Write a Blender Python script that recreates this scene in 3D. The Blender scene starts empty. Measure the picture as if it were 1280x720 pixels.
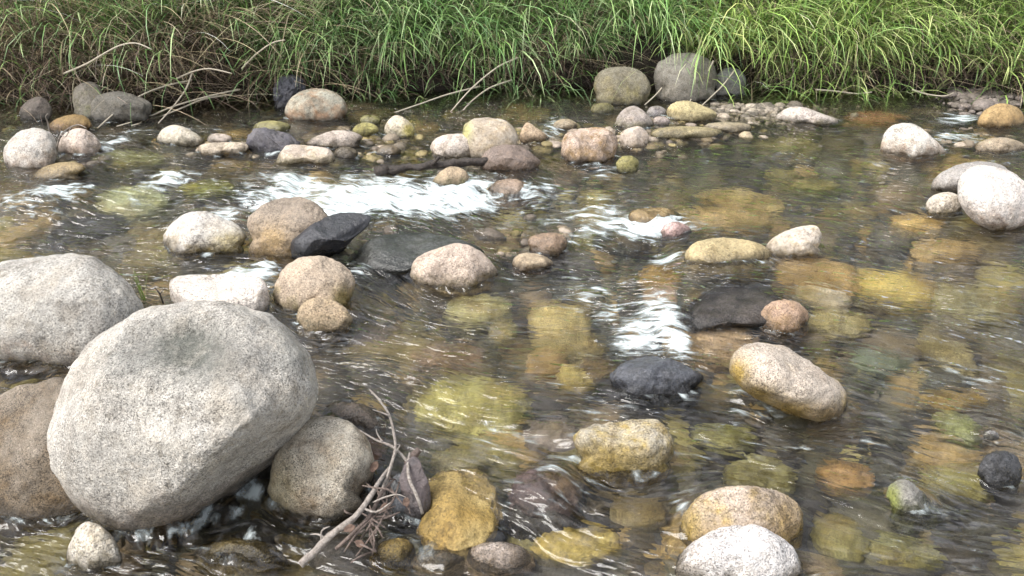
import bpy, bmesh, math, random
import numpy as np
from mathutils import Vector

random.seed(7)
RNG = np.random.default_rng(7)
scene = bpy.context.scene
COL = scene.collection
R = math.radians

# ------------------------------------------------------------------ camera
W, H_, F = 1280.0, 720.0, 989.0
PITCH = R(28.0)
EYE = np.array([0.0, 0.0, 1.6])
FWD = np.array([0.0, math.cos(PITCH), -math.sin(PITCH)])
RIGHT = np.array([1.0, 0.0, 0.0])
UP = np.array([0.0, math.sin(PITCH), math.cos(PITCH)])

cam_d = bpy.data.cameras.new('camera')
cam = bpy.data.objects.new('camera', cam_d)
COL.objects.link(cam)
cam.location = EYE
cam.rotation_euler = (math.pi / 2 - PITCH, 0, 0)
cam_d.sensor_width = 36.0
cam_d.lens = F / W * 36.0
cam_d.clip_start = 0.05
cam_d.clip_end = 500
scene.camera = cam


def ray(px, py):
    px = np.asarray(px, float); py = np.asarray(py, float)
    return FWD + ((px - W / 2) / F)[..., None] * RIGHT + ((H_ / 2 - py) / F)[..., None] * UP


def on_plane(px, py, z=0.0):
    r = ray(px, py)
    t = (z - EYE[2]) / r[..., 2]
    return EYE + r * np.asarray(t)[..., None]


# ------------------------------------------------------------------ noise
def _hash(ix, iy, iz, seed):
    h = (ix * 374761393 + iy * 668265263 + iz * 1274126177 + seed * 974711) & 0x7fffffff
    h = ((h ^ (h >> 13)) * 1274126177) & 0x7fffffff
    h = ((h ^ (h >> 15)) * 668265263) & 0x7fffffff
    return ((h ^ (h >> 16)) & 0xffffff) / float(0xffffff)


def vnoise(P, seed=0):
    P = np.asarray(P, float)
    I = np.floor(P).astype(np.int64); f = P - I
    u = f * f * f * (f * (f * 6 - 15) + 10)
    x, y, z = I[..., 0], I[..., 1], I[..., 2]
    ux, uy, uz = u[..., 0], u[..., 1], u[..., 2]
    def h(a, b, c): return _hash(x + a, y + b, z + c, seed)
    x00 = h(0, 0, 0) * (1 - ux) + h(1, 0, 0) * ux
    x10 = h(0, 1, 0) * (1 - ux) + h(1, 1, 0) * ux
    x01 = h(0, 0, 1) * (1 - ux) + h(1, 0, 1) * ux
    x11 = h(0, 1, 1) * (1 - ux) + h(1, 1, 1) * ux
    return (x00 * (1 - uy) + x10 * uy) * (1 - uz) + (x01 * (1 - uy) + x11 * uy) * uz * 1.0


def fbm(P, octaves=4, seed=0, gain=0.5):
    P = np.asarray(P, float)
    s = np.zeros(P.shape[:-1]); a = 1.0; tot = 0.0
    for o in range(octaves):
        s += a * (vnoise(P * 2.03 ** o + 17.3 * o, seed + o * 31) - 0.5) * 2
        tot += a; a *= gain
    return s / tot


def smooth(a, b, x):
    t = np.clip((x - a) / (b - a), 0, 1)
    return t * t * (3 - 2 * t)


# ------------------------------------------------------------------ mesh helpers
def mesh(name, V, Fc, mat, origin=(0, 0, 0), shade=True, attrs=None):
    V = np.asarray(V, np.float32) - np.asarray(origin, np.float32)
    Fc = np.asarray(Fc, np.int32)
    n, k = Fc.shape
    me = bpy.data.meshes.new(name)
    me.vertices.add(len(V)); me.vertices.foreach_set('co', V.ravel())
    me.loops.add(n * k); me.loops.foreach_set('vertex_index', Fc.ravel())
    me.polygons.add(n)
    me.polygons.foreach_set('loop_start', np.arange(0, n * k, k, dtype=np.int32))
    me.polygons.foreach_set('use_smooth', np.full(n, shade, dtype=bool))
    me.update(calc_edges=True)
    for an, (kind, data) in (attrs or {}).items():
        at = me.attributes.new(an, kind, 'POINT')
        data = np.asarray(data, np.float32)
        at.data.foreach_set({'FLOAT': 'value', 'FLOAT_VECTOR': 'vector', 'FLOAT_COLOR': 'color'}[kind], data.ravel())
    if mat: me.materials.append(mat)
    return me


def link(name, me, loc=(0, 0, 0), parent=None, label=None, cat=None, group=None, kind=None):
    o = bpy.data.objects.new(name, me)
    COL.objects.link(o)
    o.location = [float(v) for v in loc]
    if parent: o.parent = parent
    if label: o['label'] = label
    if cat: o['category'] = cat
    if group: o['group'] = group
    if kind: o['kind'] = kind
    return o


def rgba(c, n):
    a = np.ones((n, 4), np.float32); a[:, :3] = c
    return a


_ICO = {}
def ico(sub):
    if sub not in _ICO:
        bm = bmesh.new()
        bmesh.ops.create_icosphere(bm, subdivisions=sub, radius=1.0)
        bm.verts.ensure_lookup_table()
        V = np.array([v.co[:] for v in bm.verts]); Fc = np.array([[v.index for v in f.verts] for f in bm.faces])
        bm.free()
        V /= np.linalg.norm(V, axis=1)[:, None]
        _ICO[sub] = (V, Fc)
    return _ICO[sub]


def tube(pts, radii, sides=8, rough=0.0, seed=0, sub=4):
    """a bent tapering stick through pts"""
    pts = np.asarray(pts, float); radii = np.asarray(radii, float)
    n = len(pts)
    T = np.linspace(0, n - 1, (n - 1) * sub + 1)
    P = []; rr = []
    for t in T:
        i = min(int(t), n - 2); u = t - i
        p0, p1, p2, p3 = pts[max(i - 1, 0)], pts[i], pts[i + 1], pts[min(i + 2, n - 1)]
        P.append(0.5 * ((2 * p1) + (-p0 + p2) * u + (2 * p0 - 5 * p1 + 4 * p2 - p3) * u ** 2 + (-p0 + 3 * p1 - 3 * p2 + p3) * u ** 3))
        rr.append(radii[i] * (1 - u) + radii[i + 1] * u)
    P = np.array(P); rr = np.array(rr)
    tan = np.gradient(P, axis=0); tan /= np.linalg.norm(tan, axis=1)[:, None] + 1e-9
    ref = np.array([0.3, 0.2, 0.93])
    V = []; Fc = []
    for i in range(len(P)):
        a = np.cross(tan[i], ref); a /= np.linalg.norm(a) + 1e-9
        b = np.cross(tan[i], a)
        for s in range(sides):
            th = 2 * math.pi * s / sides
            V.append(P[i] + rr[i] * (a * math.cos(th) + b * math.sin(th)))
    V = np.array(V)
    if rough:
        c = np.repeat(P, sides, axis=0)
        V = c + (V - c) * (1 + rough * fbm(V * 60, 3, seed))[:, None]
    m = len(P)
    for i in range(m - 1):
        for s in range(sides):
            Fc.append([i * sides + s, i * sides + (s + 1) % sides, (i + 1) * sides + (s + 1) % sides, (i + 1) * sides + s])
    V = np.vstack([V, P[:1], P[-1:]])
    for s in range(sides):
        Fc.append([m * sides, (s + 1) % sides, s, s])
        Fc.append([m * sides + 1, (m - 1) * sides + s, (m - 1) * sides + (s + 1) % sides, (m - 1) * sides + (s + 1) % sides])
    quads = [f for f in Fc if f[2] != f[3]]
    tris = [f[:3] for f in Fc if f[2] == f[3]]
    allt = []
    for q in quads: allt += [[q[0], q[1], q[2]], [q[0], q[2], q[3]]]
    return V, np.array(allt + tris)


# ------------------------------------------------------------------ water level
LEVEL = np.array([
 (-150,160,.12),(50,160,.12),(250,170,.12),(450,160,.12),(640,150,.12),(850,170,.12),(1050,200,.12),(1200,180,.12),(1400,200,.12),
 (640,120,.12),(100,120,.12),(1200,120,.12),
 (-100,240,.08),(100,240,.08),(300,225,.10),(450,225,.095),(560,225,.095),(720,230,.09),(800,250,.09),
 (-100,320,.02),(120,295,.03),(250,330,.02),(440,290,.025),(520,290,.03),(600,285,.03),(700,300,.03),(780,315,.025),
 (900,270,.09),(1050,260,.1),(1200,300,.09),(900,330,.08),(1000,350,.08),(1150,380,.06),(1400,380,.06),
 (640,380,.0),(760,410,-.015),(500,400,0),(850,385,.045),(950,440,.03),(1200,480,.02),(1400,500,.02),
 (600,550,-.02),(800,520,0),(1000,560,0),(1200,620,0),(300,640,-.05),(600,680,-.05),(900,690,-.02),(100,460,0),(430,450,0),(40,680,-.05),
 (600,900,-.05),(100,900,-.05),(1200,900,-.02)])
_LP = on_plane(LEVEL[:, 0], LEVEL[:, 1], 0.05)[:, :2]
# (px, py, half-width px, half-height px, height m): where the water humps over stones
HUMPS = [(512,290,85,22,.06),(905,362,105,26,.055),(680,600,50,32,.045),(752,455,34,16,.02),(905,300,60,18,.02),(330,245,40,10,.015),
         (640,235,45,16,.02),(840,395,40,18,.02),(80,262,60,14,.02),(575,610,50,45,.02),(1090,540,40,25,.02),(820,490,70,18,.015),(800,300,50,12,.02)]
def level(x, y):
    x = np.asarray(x, float); y = np.asarray(y, float)
    s = np.zeros_like(x); w = np.zeros_like(x)
    for (lx, ly), (_, _, lz) in zip(_LP, LEVEL):
        d2 = (x - lx) ** 2 + (y - ly) ** 2
        g = 1.0 / (d2 + 0.004) ** 2
        s += g * lz; w += g
    z = s / w
    for (px, py, a, b, h) in HUMPS:
        c = on_plane(px, py, 0.03)
        sx = a / F * np.linalg.norm(c - EYE)
        yb = on_plane(px, py + b, 0.03)[1]; yt = on_plane(px, py - b, 0.03)[1]
        sy = (yt - yb) / 2
        z = z + h * np.exp(-(((x - c[0]) / sx) ** 2 + ((y - c[1]) / sy) ** 2) * 1.2)
    return z


def on_water(px, py, dz=0.0):
    z = 0.04
    for _ in range(6):
        p = on_plane(px, py, z + dz)
        z = level(p[..., 0], p[..., 1])
        if np.ndim(z) == 0: z = float(z)
    return p


# ------------------------------------------------------------------ materials
def new_mat(name):
    m = bpy.data.materials.new(name); m.use_nodes = True
    nt = m.node_tree; nt.nodes.clear()
    return m, nt, nt.nodes, nt.links

def N(nodes, t, **kw):
    n = nodes.new(t)
    for k, v in kw.items():
        if k in n.inputs: n.inputs[k].default_value = v
        else: setattr(n, k, v)
    return n

def ramp(nodes, stops):
    r = nodes.new('ShaderNodeValToRGB')
    cr = r.color_ramp
    while len(cr.elements) < len(stops): cr.elements.new(0.5)
    for e, (p, c) in zip(cr.elements, stops):
        e.position = p; e.color = (*(c if hasattr(c, '__len__') else (c, c, c)), 1)
    return r

def mixc(nodes, links, blend, fac, a, b):
    m = nodes.new('ShaderNodeMix'); m.data_type = 'RGBA'; m.blend_type = blend
    for sock, v in ((m.inputs[0], fac), (m.inputs[6], a), (m.inputs[7], b)):
        if hasattr(v, 'links') or hasattr(v, 'is_linked'): links.new(v, sock)
        else: sock.default_value = v if not hasattr(v, '__len__') else (*v, 1) if len(v) == 3 else v
    return m.outputs[2]


def make_granite(name, grain=1.0, contrast=1.0):
    m, nt, n, l = new_mat(name)
    tc = N(n, 'ShaderNodeTexCoord'); oi = N(n, 'ShaderNodeObjectInfo')
    add = N(n, 'ShaderNodeVectorMath', operation='MULTIPLY_ADD')
    l.new(oi.outputs['Random'], add.inputs[0]); add.inputs[1].default_value = (37, 53, 71); l.new(tc.outputs['Object'], add.inputs[2])
    P0 = add.outputs[0]
    gs = N(n, 'ShaderNodeMapRange'); l.new(oi.outputs['Random'], gs.inputs[0]); gs.inputs[3].default_value = .65; gs.inputs[4].default_value = 1.35
    sc = N(n, 'ShaderNodeVectorMath', operation='SCALE'); l.new(P0, sc.inputs[0]); l.new(gs.outputs[0], sc.inputs['Scale'])
    P = sc.outputs[0]
    tint = N(n, 'ShaderNodeAttribute', attribute_name='tint')
    wet = N(n, 'ShaderNodeAttribute', attribute_name='wet')
    n1 = N(n, 'ShaderNodeTexNoise', Scale=170.0 * grain, Detail=3.0, Roughness=0.7)
    lo = contrast < 1; l.new(P, n1.inputs['Vector'])
    r1 = ramp(n, [(0.30, 0.30 if contrast == 1 else .5), (0.46, 0.85), (0.56, 1.12), (0.70, 1.5)]); l.new(n1.outputs['Fac'], r1.inputs[0])
    v1 = N(n, 'ShaderNodeTexVoronoi', Scale=230.0 * grain); l.new(P, v1.inputs['Vector'])
    sep = N(n, 'ShaderNodeSeparateColor'); l.new(v1.outputs['Color'], sep.inputs[0])
    r2 = ramp(n, [(0.0, 0.28), (0.13, 0.4), (0.2, 0.95), (0.8, 1.05), (0.9, 1.4)]); l.new(sep.outputs[0], r2.inputs[0])
    n3 = N(n, 'ShaderNodeTexNoise', Scale=9.0, Detail=5.0, Roughness=0.62); l.new(P, n3.inputs['Vector'])
    r3 = ramp(n, [(0.25, (0.66, 0.64, 0.62)), (0.5, (1, 1, 1)), (0.75, (1.22, 1.18, 1.12))]); l.new(n3.outputs['Fac'], r3.inputs[0])
    n4 = N(n, 'ShaderNodeTexNoise', Scale=38.0, Detail=4.0, Roughness=0.7); l.new(P, n4.inputs['Vector'])
    r4 = ramp(n, [(0.3, (0.74, 0.72, 0.70)), (0.5, (1, 1, 1)), (0.7, (1.18, 1.14, 1.1))]); l.new(n4.outputs['Fac'], r4.inputs[0])
    pn = N(n, 'ShaderNodeTexNoise', Scale=6.0, Detail=3.0); l.new(P, pn.inputs['Vector'])
    pr = ramp(n, [(0.30, .5), (0.55, 1.0)]); l.new(pn.outputs['Fac'], pr.inputs[0])
    k1 = N(n, 'ShaderNodeMapRange'); l.new(oi.outputs['Random'], k1.inputs[0]); k1.inputs[3].default_value = .35 if lo else .6; k1.inputs[4].default_value = .75 if lo else 1.0
    k2 = N(n, 'ShaderNodeMath', operation='MULTIPLY'); l.new(k1.outputs[0], k2.inputs[0]); l.new(pr.outputs[0], k2.inputs[1])
    c = mixc(n, l, 'MULTIPLY', k2.outputs[0], tint.outputs['Color'], r1.outputs[0])
    c = mixc(n, l, 'MULTIPLY', k2.outputs[0], c, r2.outputs[0])
    c = mixc(n, l, 'MULTIPLY', 0.9, c, r3.outputs[0])
    c = mixc(n, l, 'MULTIPLY', 0.8, c, r4.outputs[0])
    wv = N(n, 'ShaderNodeTexWave', Scale=1.3, Distortion=7.0, Detail=3.0); wv.inputs['Detail Scale'].default_value = 1.2; l.new(P0, wv.inputs['Vector'])
    wr = ramp(n, [(0.965, 0), (0.99, .5)]); l.new(wv.outputs['Fac'], wr.inputs[0])
    rk = N(n, 'ShaderNodeMath', operation='FRACT'); rm_ = N(n, 'ShaderNodeMath', operation='MULTIPLY'); l.new(oi.outputs['Random'], rm_.inputs[0]); rm_.inputs[1].default_value = 7.31; l.new(rm_.outputs[0], rk.inputs[0])
    rs = ramp(n, [(0.45, 0), (0.9, 1)]); l.new(rk.outputs[0], rs.inputs[0])
    wm = N(n, 'ShaderNodeMath', operation='MULTIPLY'); l.new(wr.outputs[0], wm.inputs[0]); l.new(rs.outputs[0], wm.inputs[1])
    c = mixc(n, l, 'MULTIPLY', wm.outputs[0], c, (.45, .42, .38))
    ln = N(n, 'ShaderNodeTexNoise', Scale=16.0, Detail=7.0, Roughness=.75); l.new(P, ln.inputs['Vector'])
    lr = ramp(n, [(0.55, 0), (0.64, .65)]); l.new(ln.outputs['Fac'], lr.inputs[0])
    c = mixc(n, l, 'MULTIPLY', lr.outputs[0], c, (.5, .47, .42))
    cv = N(n, 'ShaderNodeTexVoronoi', Scale=2.6, feature='DISTANCE_TO_EDGE')
    cd = mixc(n, l, 'LINEAR_LIGHT', 0.12, P0, ln.outputs['Color']); l.new(cd, cv.inputs['Vector'])
    cr_ = ramp(n, [(0.0, .75), (0.006, .5), (0.014, 0)]); l.new(cv.outputs['Distance'], cr_.inputs[0])
    cm = ramp(n, [(0.5, 0), (0.6, 1)]); l.new(pn.outputs['Fac'], cm.inputs[0])
    cf = N(n, 'ShaderNodeMath', operation='MULTIPLY'); l.new(cr_.outputs[0], cf.inputs[0]); l.new(cm.outputs[0], cf.inputs[1])
    c = mixc(n, l, 'MULTIPLY', cf.outputs[0], c, (.25, .22, .2))
    b = N(n, 'ShaderNodeBsdfPrincipled')
    l.new(c, b.inputs['Base Color'])
    rr = N(n, 'ShaderNodeMapRange'); l.new(wet.outputs['Fac'], rr.inputs[0]); rr.inputs[3].default_value = 0.88; rr.inputs[4].default_value = 0.2
    l.new(rr.outputs[0], b.inputs['Roughness'])
    b.inputs['Specular IOR Level'].default_value = 0.5
    bp = N(n, 'ShaderNodeBump', Strength=0.55, Distance=0.006); l.new(n1.outputs['Fac'], bp.inputs['Height'])
    bp2 = N(n, 'ShaderNodeBump', Strength=0.5, Distance=0.02); l.new(n4.outputs['Fac'], bp2.inputs['Height']); l.new(bp.outputs[0], bp2.inputs['Normal'])
    l.new(bp2.outputs[0], b.inputs['Normal'])
    o = N(n, 'ShaderNodeOutputMaterial'); l.new(b.outputs[0], o.inputs[0])
    return m

GRANITE = make_granite('granite', 1.22)
GRANITE_SMOOTH = make_granite('granite_worn', .8, 0.6)


def make_blade_mat(name):
    m, nt, n, l = new_mat(name)
    t = N(n, 'ShaderNodeAttribute', attribute_name='tint')
    d = N(n, 'ShaderNodeBsdfPrincipled', Roughness=0.38); l.new(t.outputs['Color'], d.inputs['Base Color'])
    d.inputs['Specular IOR Level'].default_value = 0.35
    tr = N(n, 'ShaderNodeBsdfTranslucent'); l.new(t.outputs['Color'], tr.inputs[0])
    mx = N(n, 'ShaderNodeMixShader', Fac=0.3); l.new(d.outputs[0], mx.inputs[1]); l.new(tr.outputs[0], mx.inputs[2])
    o = N(n, 'ShaderNodeOutputMaterial'); l.new(mx.outputs[0], o.inputs[0])
    return m
BLADE = make_blade_mat('grass_blade')


def make_wood(name, c0, c1, rough=0.8):
    m, nt, n, l = new_mat(name)
    tc = N(n, 'ShaderNodeTexCoord')
    n1 = N(n, 'ShaderNodeTexNoise', Scale=90.0, Detail=5.0, Roughness=0.7); l.new(tc.outputs['Object'], n1.inputs['Vector'])
    r1 = ramp(n, [(0.3, c0), (0.7, c1)]); l.new(n1.outputs['Fac'], r1.inputs[0])
    b = N(n, 'ShaderNodeBsdfPrincipled', Roughness=rough); l.new(r1.outputs[0], b.inputs['Base Color'])
    bp = N(n, 'ShaderNodeBump', Strength=0.9, Distance=0.01); l.new(n1.outputs['Fac'], bp.inputs['Height']); l.new(bp.outputs[0], b.inputs['Normal'])
    o = N(n, 'ShaderNodeOutputMaterial'); l.new(b.outputs[0], o.inputs[0])
    return m
DRIFT = make_wood('driftwood', (.16, .13, .11), (.48, .43, .38))
DARKWOOD = make_wood('wet_wood', (.010, .008, .007), (.075, .055, .042), 0.45)
TWIG = make_wood('twig_bark', (.07, .05, .04), (.26, .2, .17))
LEAFM = make_wood('dead_leaf', (.09, .055, .04), (.2, .13, .095))
STRAWM = make_wood('straw', (.42, .36, .27), (.62, .56, .45))


def make_bed():
    m, nt, n, l = new_mat('riverbed')
    tc = N(n, 'ShaderNodeTexCoord')
    nz = N(n, 'ShaderNodeTexNoise', Scale=3.0, Detail=3.0); l.new(tc.outputs['Object'], nz.inputs['Vector'])
    dist = mixc(n, l, 'LINEAR_LIGHT', 0.06, tc.outputs['Object'], nz.outputs['Color'])
    v = N(n, 'ShaderNodeTexVoronoi', Scale=13.0); l.new(dist, v.inputs['Vector'])
    sep = N(n, 'ShaderNodeSeparateColor'); l.new(v.outputs['Color'], sep.inputs[0])
    r = ramp(n, [(0.0, (.04, .044, .042)), (0.3, (.08, .08, .062)), (0.55, (.14, .125, .075)), (0.75, (.07, .075, .068)), (1, (.21, .185, .11))]); l.new(sep.outputs[0], r.inputs[0])
    v2 = N(n, 'ShaderNodeTexNoise', Scale=60.0, Detail=4.0); l.new(tc.outputs['Object'], v2.inputs['Vector'])
    r2 = ramp(n, [(0.3, 0.5), (0.7, 1.4)]); l.new(v2.outputs['Fac'], r2.inputs[0])
    c = mixc(n, l, 'MULTIPLY', 0.8, r.outputs[0], r2.outputs[0])
    b = N(n, 'ShaderNodeBsdfPrincipled', Roughness=0.7); l.new(c, b.inputs['Base Color'])
    bp = N(n, 'ShaderNodeBump', Strength=1.0, Distance=0.03, invert=True); l.new(v.outputs['Distance'], bp.inputs['Height']); l.new(bp.outputs[0], b.inputs['Normal'])
    o = N(n, 'ShaderNodeOutputMaterial'); l.new(b.outputs[0], o.inputs[0])
    return m
BED = make_bed()


def make_soil():
    m, nt, n, l = new_mat('bank_soil')
    tc = N(n, 'ShaderNodeTexCoord')
    n1 = N(n, 'ShaderNodeTexNoise', Scale=22.0, Detail=8.0, Roughness=0.7); l.new(tc.outputs['Object'], n1.inputs['Vector'])
    r = ramp(n, [(0.3, (.018, .014, .011)), (0.55, (.05, .038, .028)), (0.75, (.11, .085, .065))]); l.new(n1.outputs['Fac'], r.inputs[0])
    b = N(n, 'ShaderNodeBsdfPrincipled', Roughness=0.9); l.new(r.outputs[0], b.inputs['Base Color'])
    bp = N(n, 'ShaderNodeBump', Strength=1.0, Distance=0.05); l.new(n1.outputs['Fac'], bp.inputs['Height']); l.new(bp.outputs[0], b.inputs['Normal'])
    o = N(n, 'ShaderNodeOutputMaterial'); l.new(b.outputs[0], o.inputs[0])
    return m
SOIL = make_soil()


def make_water():
    m, nt, n, l = new_mat('stream_water')
    fl = N(n, 'ShaderNodeAttribute', attribute_name='flow')
    fo = N(n, 'ShaderNodeAttribute', attribute_name='foam')
    # fine streaks drawn out along the current
    m1 = N(n, 'ShaderNodeMapping'); l.new(fl.outputs['Vector'], m1.inputs[0]); m1.inputs['Scale'].default_value = (9, 40, 1)
    n1 = N(n, 'ShaderNodeTexNoise', Scale=1.0, Detail=1.5, Roughness=0.5, Distortion=0.3); l.new(m1.outputs[0], n1.inputs['Vector'])
    m2 = N(n, 'ShaderNodeMapping'); l.new(fl.outputs['Vector'], m2.inputs[0]); m2.inputs['Scale'].default_value = (36, 95, 1)
    n2 = N(n, 'ShaderNodeTexNoise', Scale=1.0, Detail=1.0, Roughness=0.5, Distortion=0.3); l.new(m2.outputs[0], n2.inputs['Vector'])
    bp = N(n, 'ShaderNodeBump', Strength=0.9, Distance=0.026); l.new(n1.outputs['Fac'], bp.inputs['Height'])
    bp2 = N(n, 'ShaderNodeBump', Strength=0.3, Distance=0.005); l.new(n2.outputs['Fac'], bp2.inputs['Height']); l.new(bp.outputs[0], bp2.inputs['Normal'])
    NRM = bp2.outputs[0]
    refr = N(n, 'ShaderNodeBsdfRefraction', IOR=1.33, Roughness=0.0); refr.inputs['Color'].default_value = (.97, .96, .90, 1); l.new(NRM, refr.inputs['Normal'])
    tra = N(n, 'ShaderNodeBsdfTransparent'); tra.inputs[0].default_value = (.97, .96, .90, 1)
    body = N(n, 'ShaderNodeMixShader', Fac=0.78); l.new(tra.outputs[0], body.inputs[1]); l.new(refr.outputs[0], body.inputs[2])
    gl = N(n, 'ShaderNodeBsdfGlossy', Roughness=0.04); gl.inputs['Color'].default_value = (1, 1, 1, 1); l.new(NRM, gl.inputs['Normal'])
    fr = N(n, 'ShaderNodeFresnel', IOR=1.33); l.new(NRM, fr.inputs['Normal'])
    surf = N(n, 'ShaderNodeMixShader'); l.new(fr.outputs[0], surf.inputs[0]); l.new(body.outputs[0], surf.inputs[1]); l.new(gl.outputs[0], surf.inputs[2])
    # white water: bubbles in torn threads
    fd = N(n, 'ShaderNodeBsdfPrincipled', Roughness=0.55); fd.inputs['Base Color'].default_value = (.72, .80, .80, 1); l.new(NRM, fd.inputs['Normal'])
    m3 = N(n, 'ShaderNodeMapping'); l.new(fl.outputs['Vector'], m3.inputs[0]); m3.inputs['Scale'].default_value = (9, 34, 1)
    n3 = N(n, 'ShaderNodeTexNoise', Scale=1.0, Detail=5.0, Roughness=0.62, Distortion=0.5); l.new(m3.outputs[0], n3.inputs['Vector'])
    s1 = N(n, 'ShaderNodeMath', operation='SUBTRACT'); l.new(n3.outputs['Fac'], s1.inputs[0]); s1.inputs[1].default_value = 0.5
    s2 = N(n, 'ShaderNodeMath', operation='MULTIPLY_ADD'); l.new(s1.outputs[0], s2.inputs[0]); s2.inputs[1].default_value = 2.7; l.new(fo.outputs['Fac'], s2.inputs[2])
    s3 = N(n, 'ShaderNodeMapRange', interpolation_type='SMOOTHSTEP'); l.new(s2.outputs[0], s3.inputs[0])
    s3.inputs[1].default_value = 0.34; s3.inputs[2].default_value = 1.15; s3.inputs[3].default_value = 0; s3.inputs[4].default_value = 0.82
    # pale grey threads painted in for sky reflection, with fine bubbles
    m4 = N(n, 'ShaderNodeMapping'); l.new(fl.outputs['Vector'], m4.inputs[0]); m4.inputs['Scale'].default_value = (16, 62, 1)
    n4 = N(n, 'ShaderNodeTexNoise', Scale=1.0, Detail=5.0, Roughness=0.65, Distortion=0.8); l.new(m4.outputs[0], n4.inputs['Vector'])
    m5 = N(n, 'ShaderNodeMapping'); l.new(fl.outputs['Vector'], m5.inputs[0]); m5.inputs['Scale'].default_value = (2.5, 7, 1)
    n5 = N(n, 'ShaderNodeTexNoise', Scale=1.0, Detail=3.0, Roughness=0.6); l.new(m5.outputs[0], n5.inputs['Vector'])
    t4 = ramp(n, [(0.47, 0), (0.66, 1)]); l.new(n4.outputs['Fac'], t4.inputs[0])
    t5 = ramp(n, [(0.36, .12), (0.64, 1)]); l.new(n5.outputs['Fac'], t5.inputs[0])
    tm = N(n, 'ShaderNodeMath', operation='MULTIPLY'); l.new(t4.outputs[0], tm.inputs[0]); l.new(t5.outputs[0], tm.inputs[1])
    tm2 = N(n, 'ShaderNodeMath', operation='MULTIPLY'); l.new(tm.outputs[0], tm2.inputs[0]); sk = N(n, 'ShaderNodeAttribute', attribute_name='painted_sheen'); l.new(sk.outputs['Fac'], tm2.inputs[1])
    sheen_grey = N(n, 'ShaderNodeBsdfDiffuse'); sheen_grey.inputs[0].default_value = (.60, .60, .63, 1); l.new(NRM, sheen_grey.inputs['Normal'])
    painted_sheen = N(n, 'ShaderNodeMixShader'); l.new(tm2.outputs[0], painted_sheen.inputs[0]); l.new(surf.outputs[0], painted_sheen.inputs[1]); l.new(sheen_grey.outputs[0], painted_sheen.inputs[2])
    surf = painted_sheen
    fin = N(n, 'ShaderNodeMixShader'); l.new(s3.outputs[0], fin.inputs[0]); l.new(surf.outputs[0], fin.inputs[1]); l.new(fd.outputs[0], fin.inputs[2])
    o = N(n, 'ShaderNodeOutputMaterial'); l.new(fin.outputs[0], o.inputs[0])
    return m
WATER = make_water()

# ------------------------------------------------------------------ stones standing out of the water
PALE = (.58, .53, .48); GRAN = (.44, .42, .39); WARM = (.43, .36, .28); PINK = (.48, .405, .35); OCHRE = (.28, .18, .055)
GOLD = (.32, .22, .06); OLIVE = (.20, .19, .06); MOSS = (.13, .14, .035); DARK = (.035, .036, .042); BROWN = (.13, .085, .05); GREY = (.25, .24, .23)

STONES = []       # world centre and radius at the waterline, for the current to part around


def outline_radius(poly, ctr, th):
    """distance from ctr to the closed outline in each direction th"""
    P = np.asarray(poly, float) - ctr
    # Catmull-Rom round the corners
    n = len(P); Q = []
    for i in range(n):
        p0, p1, p2, p3 = P[i - 1], P[i], P[(i + 1) % n], P[(i + 2) % n]
        for u in np.linspace(0, 1, 8, endpoint=False):
            Q.append(0.5 * ((2 * p1) + (-p0 + p2) * u + (2 * p0 - 5 * p1 + 4 * p2 - p3) * u ** 2 + (-p0 + 3 * p1 - 3 * p2 + p3) * u ** 3))
    Q = np.array(Q)
    a = np.arctan2(Q[:, 1], Q[:, 0]); r = np.hypot(Q[:, 0], Q[:, 1])
    k = np.argsort(a); a = a[k]; r = r[k]
    a = np.concatenate([a - 2 * math.pi, a, a + 2 * math.pi]); r = np.concatenate([r, r, r])
    g = np.linspace(-math.pi, math.pi, 181)
    rg = np.interp(g, a, r)[:-1]
    ker = np.array([1, 2, 3, 2, 1.0]); ker /= ker.sum()
    rg = sum(kk * np.roll(rg, s) for kk, s in zip(ker, (-2, -1, 0, 1, 2)))
    rg = np.append(rg, rg[0])
    return np.interp(th, g, rg)


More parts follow.
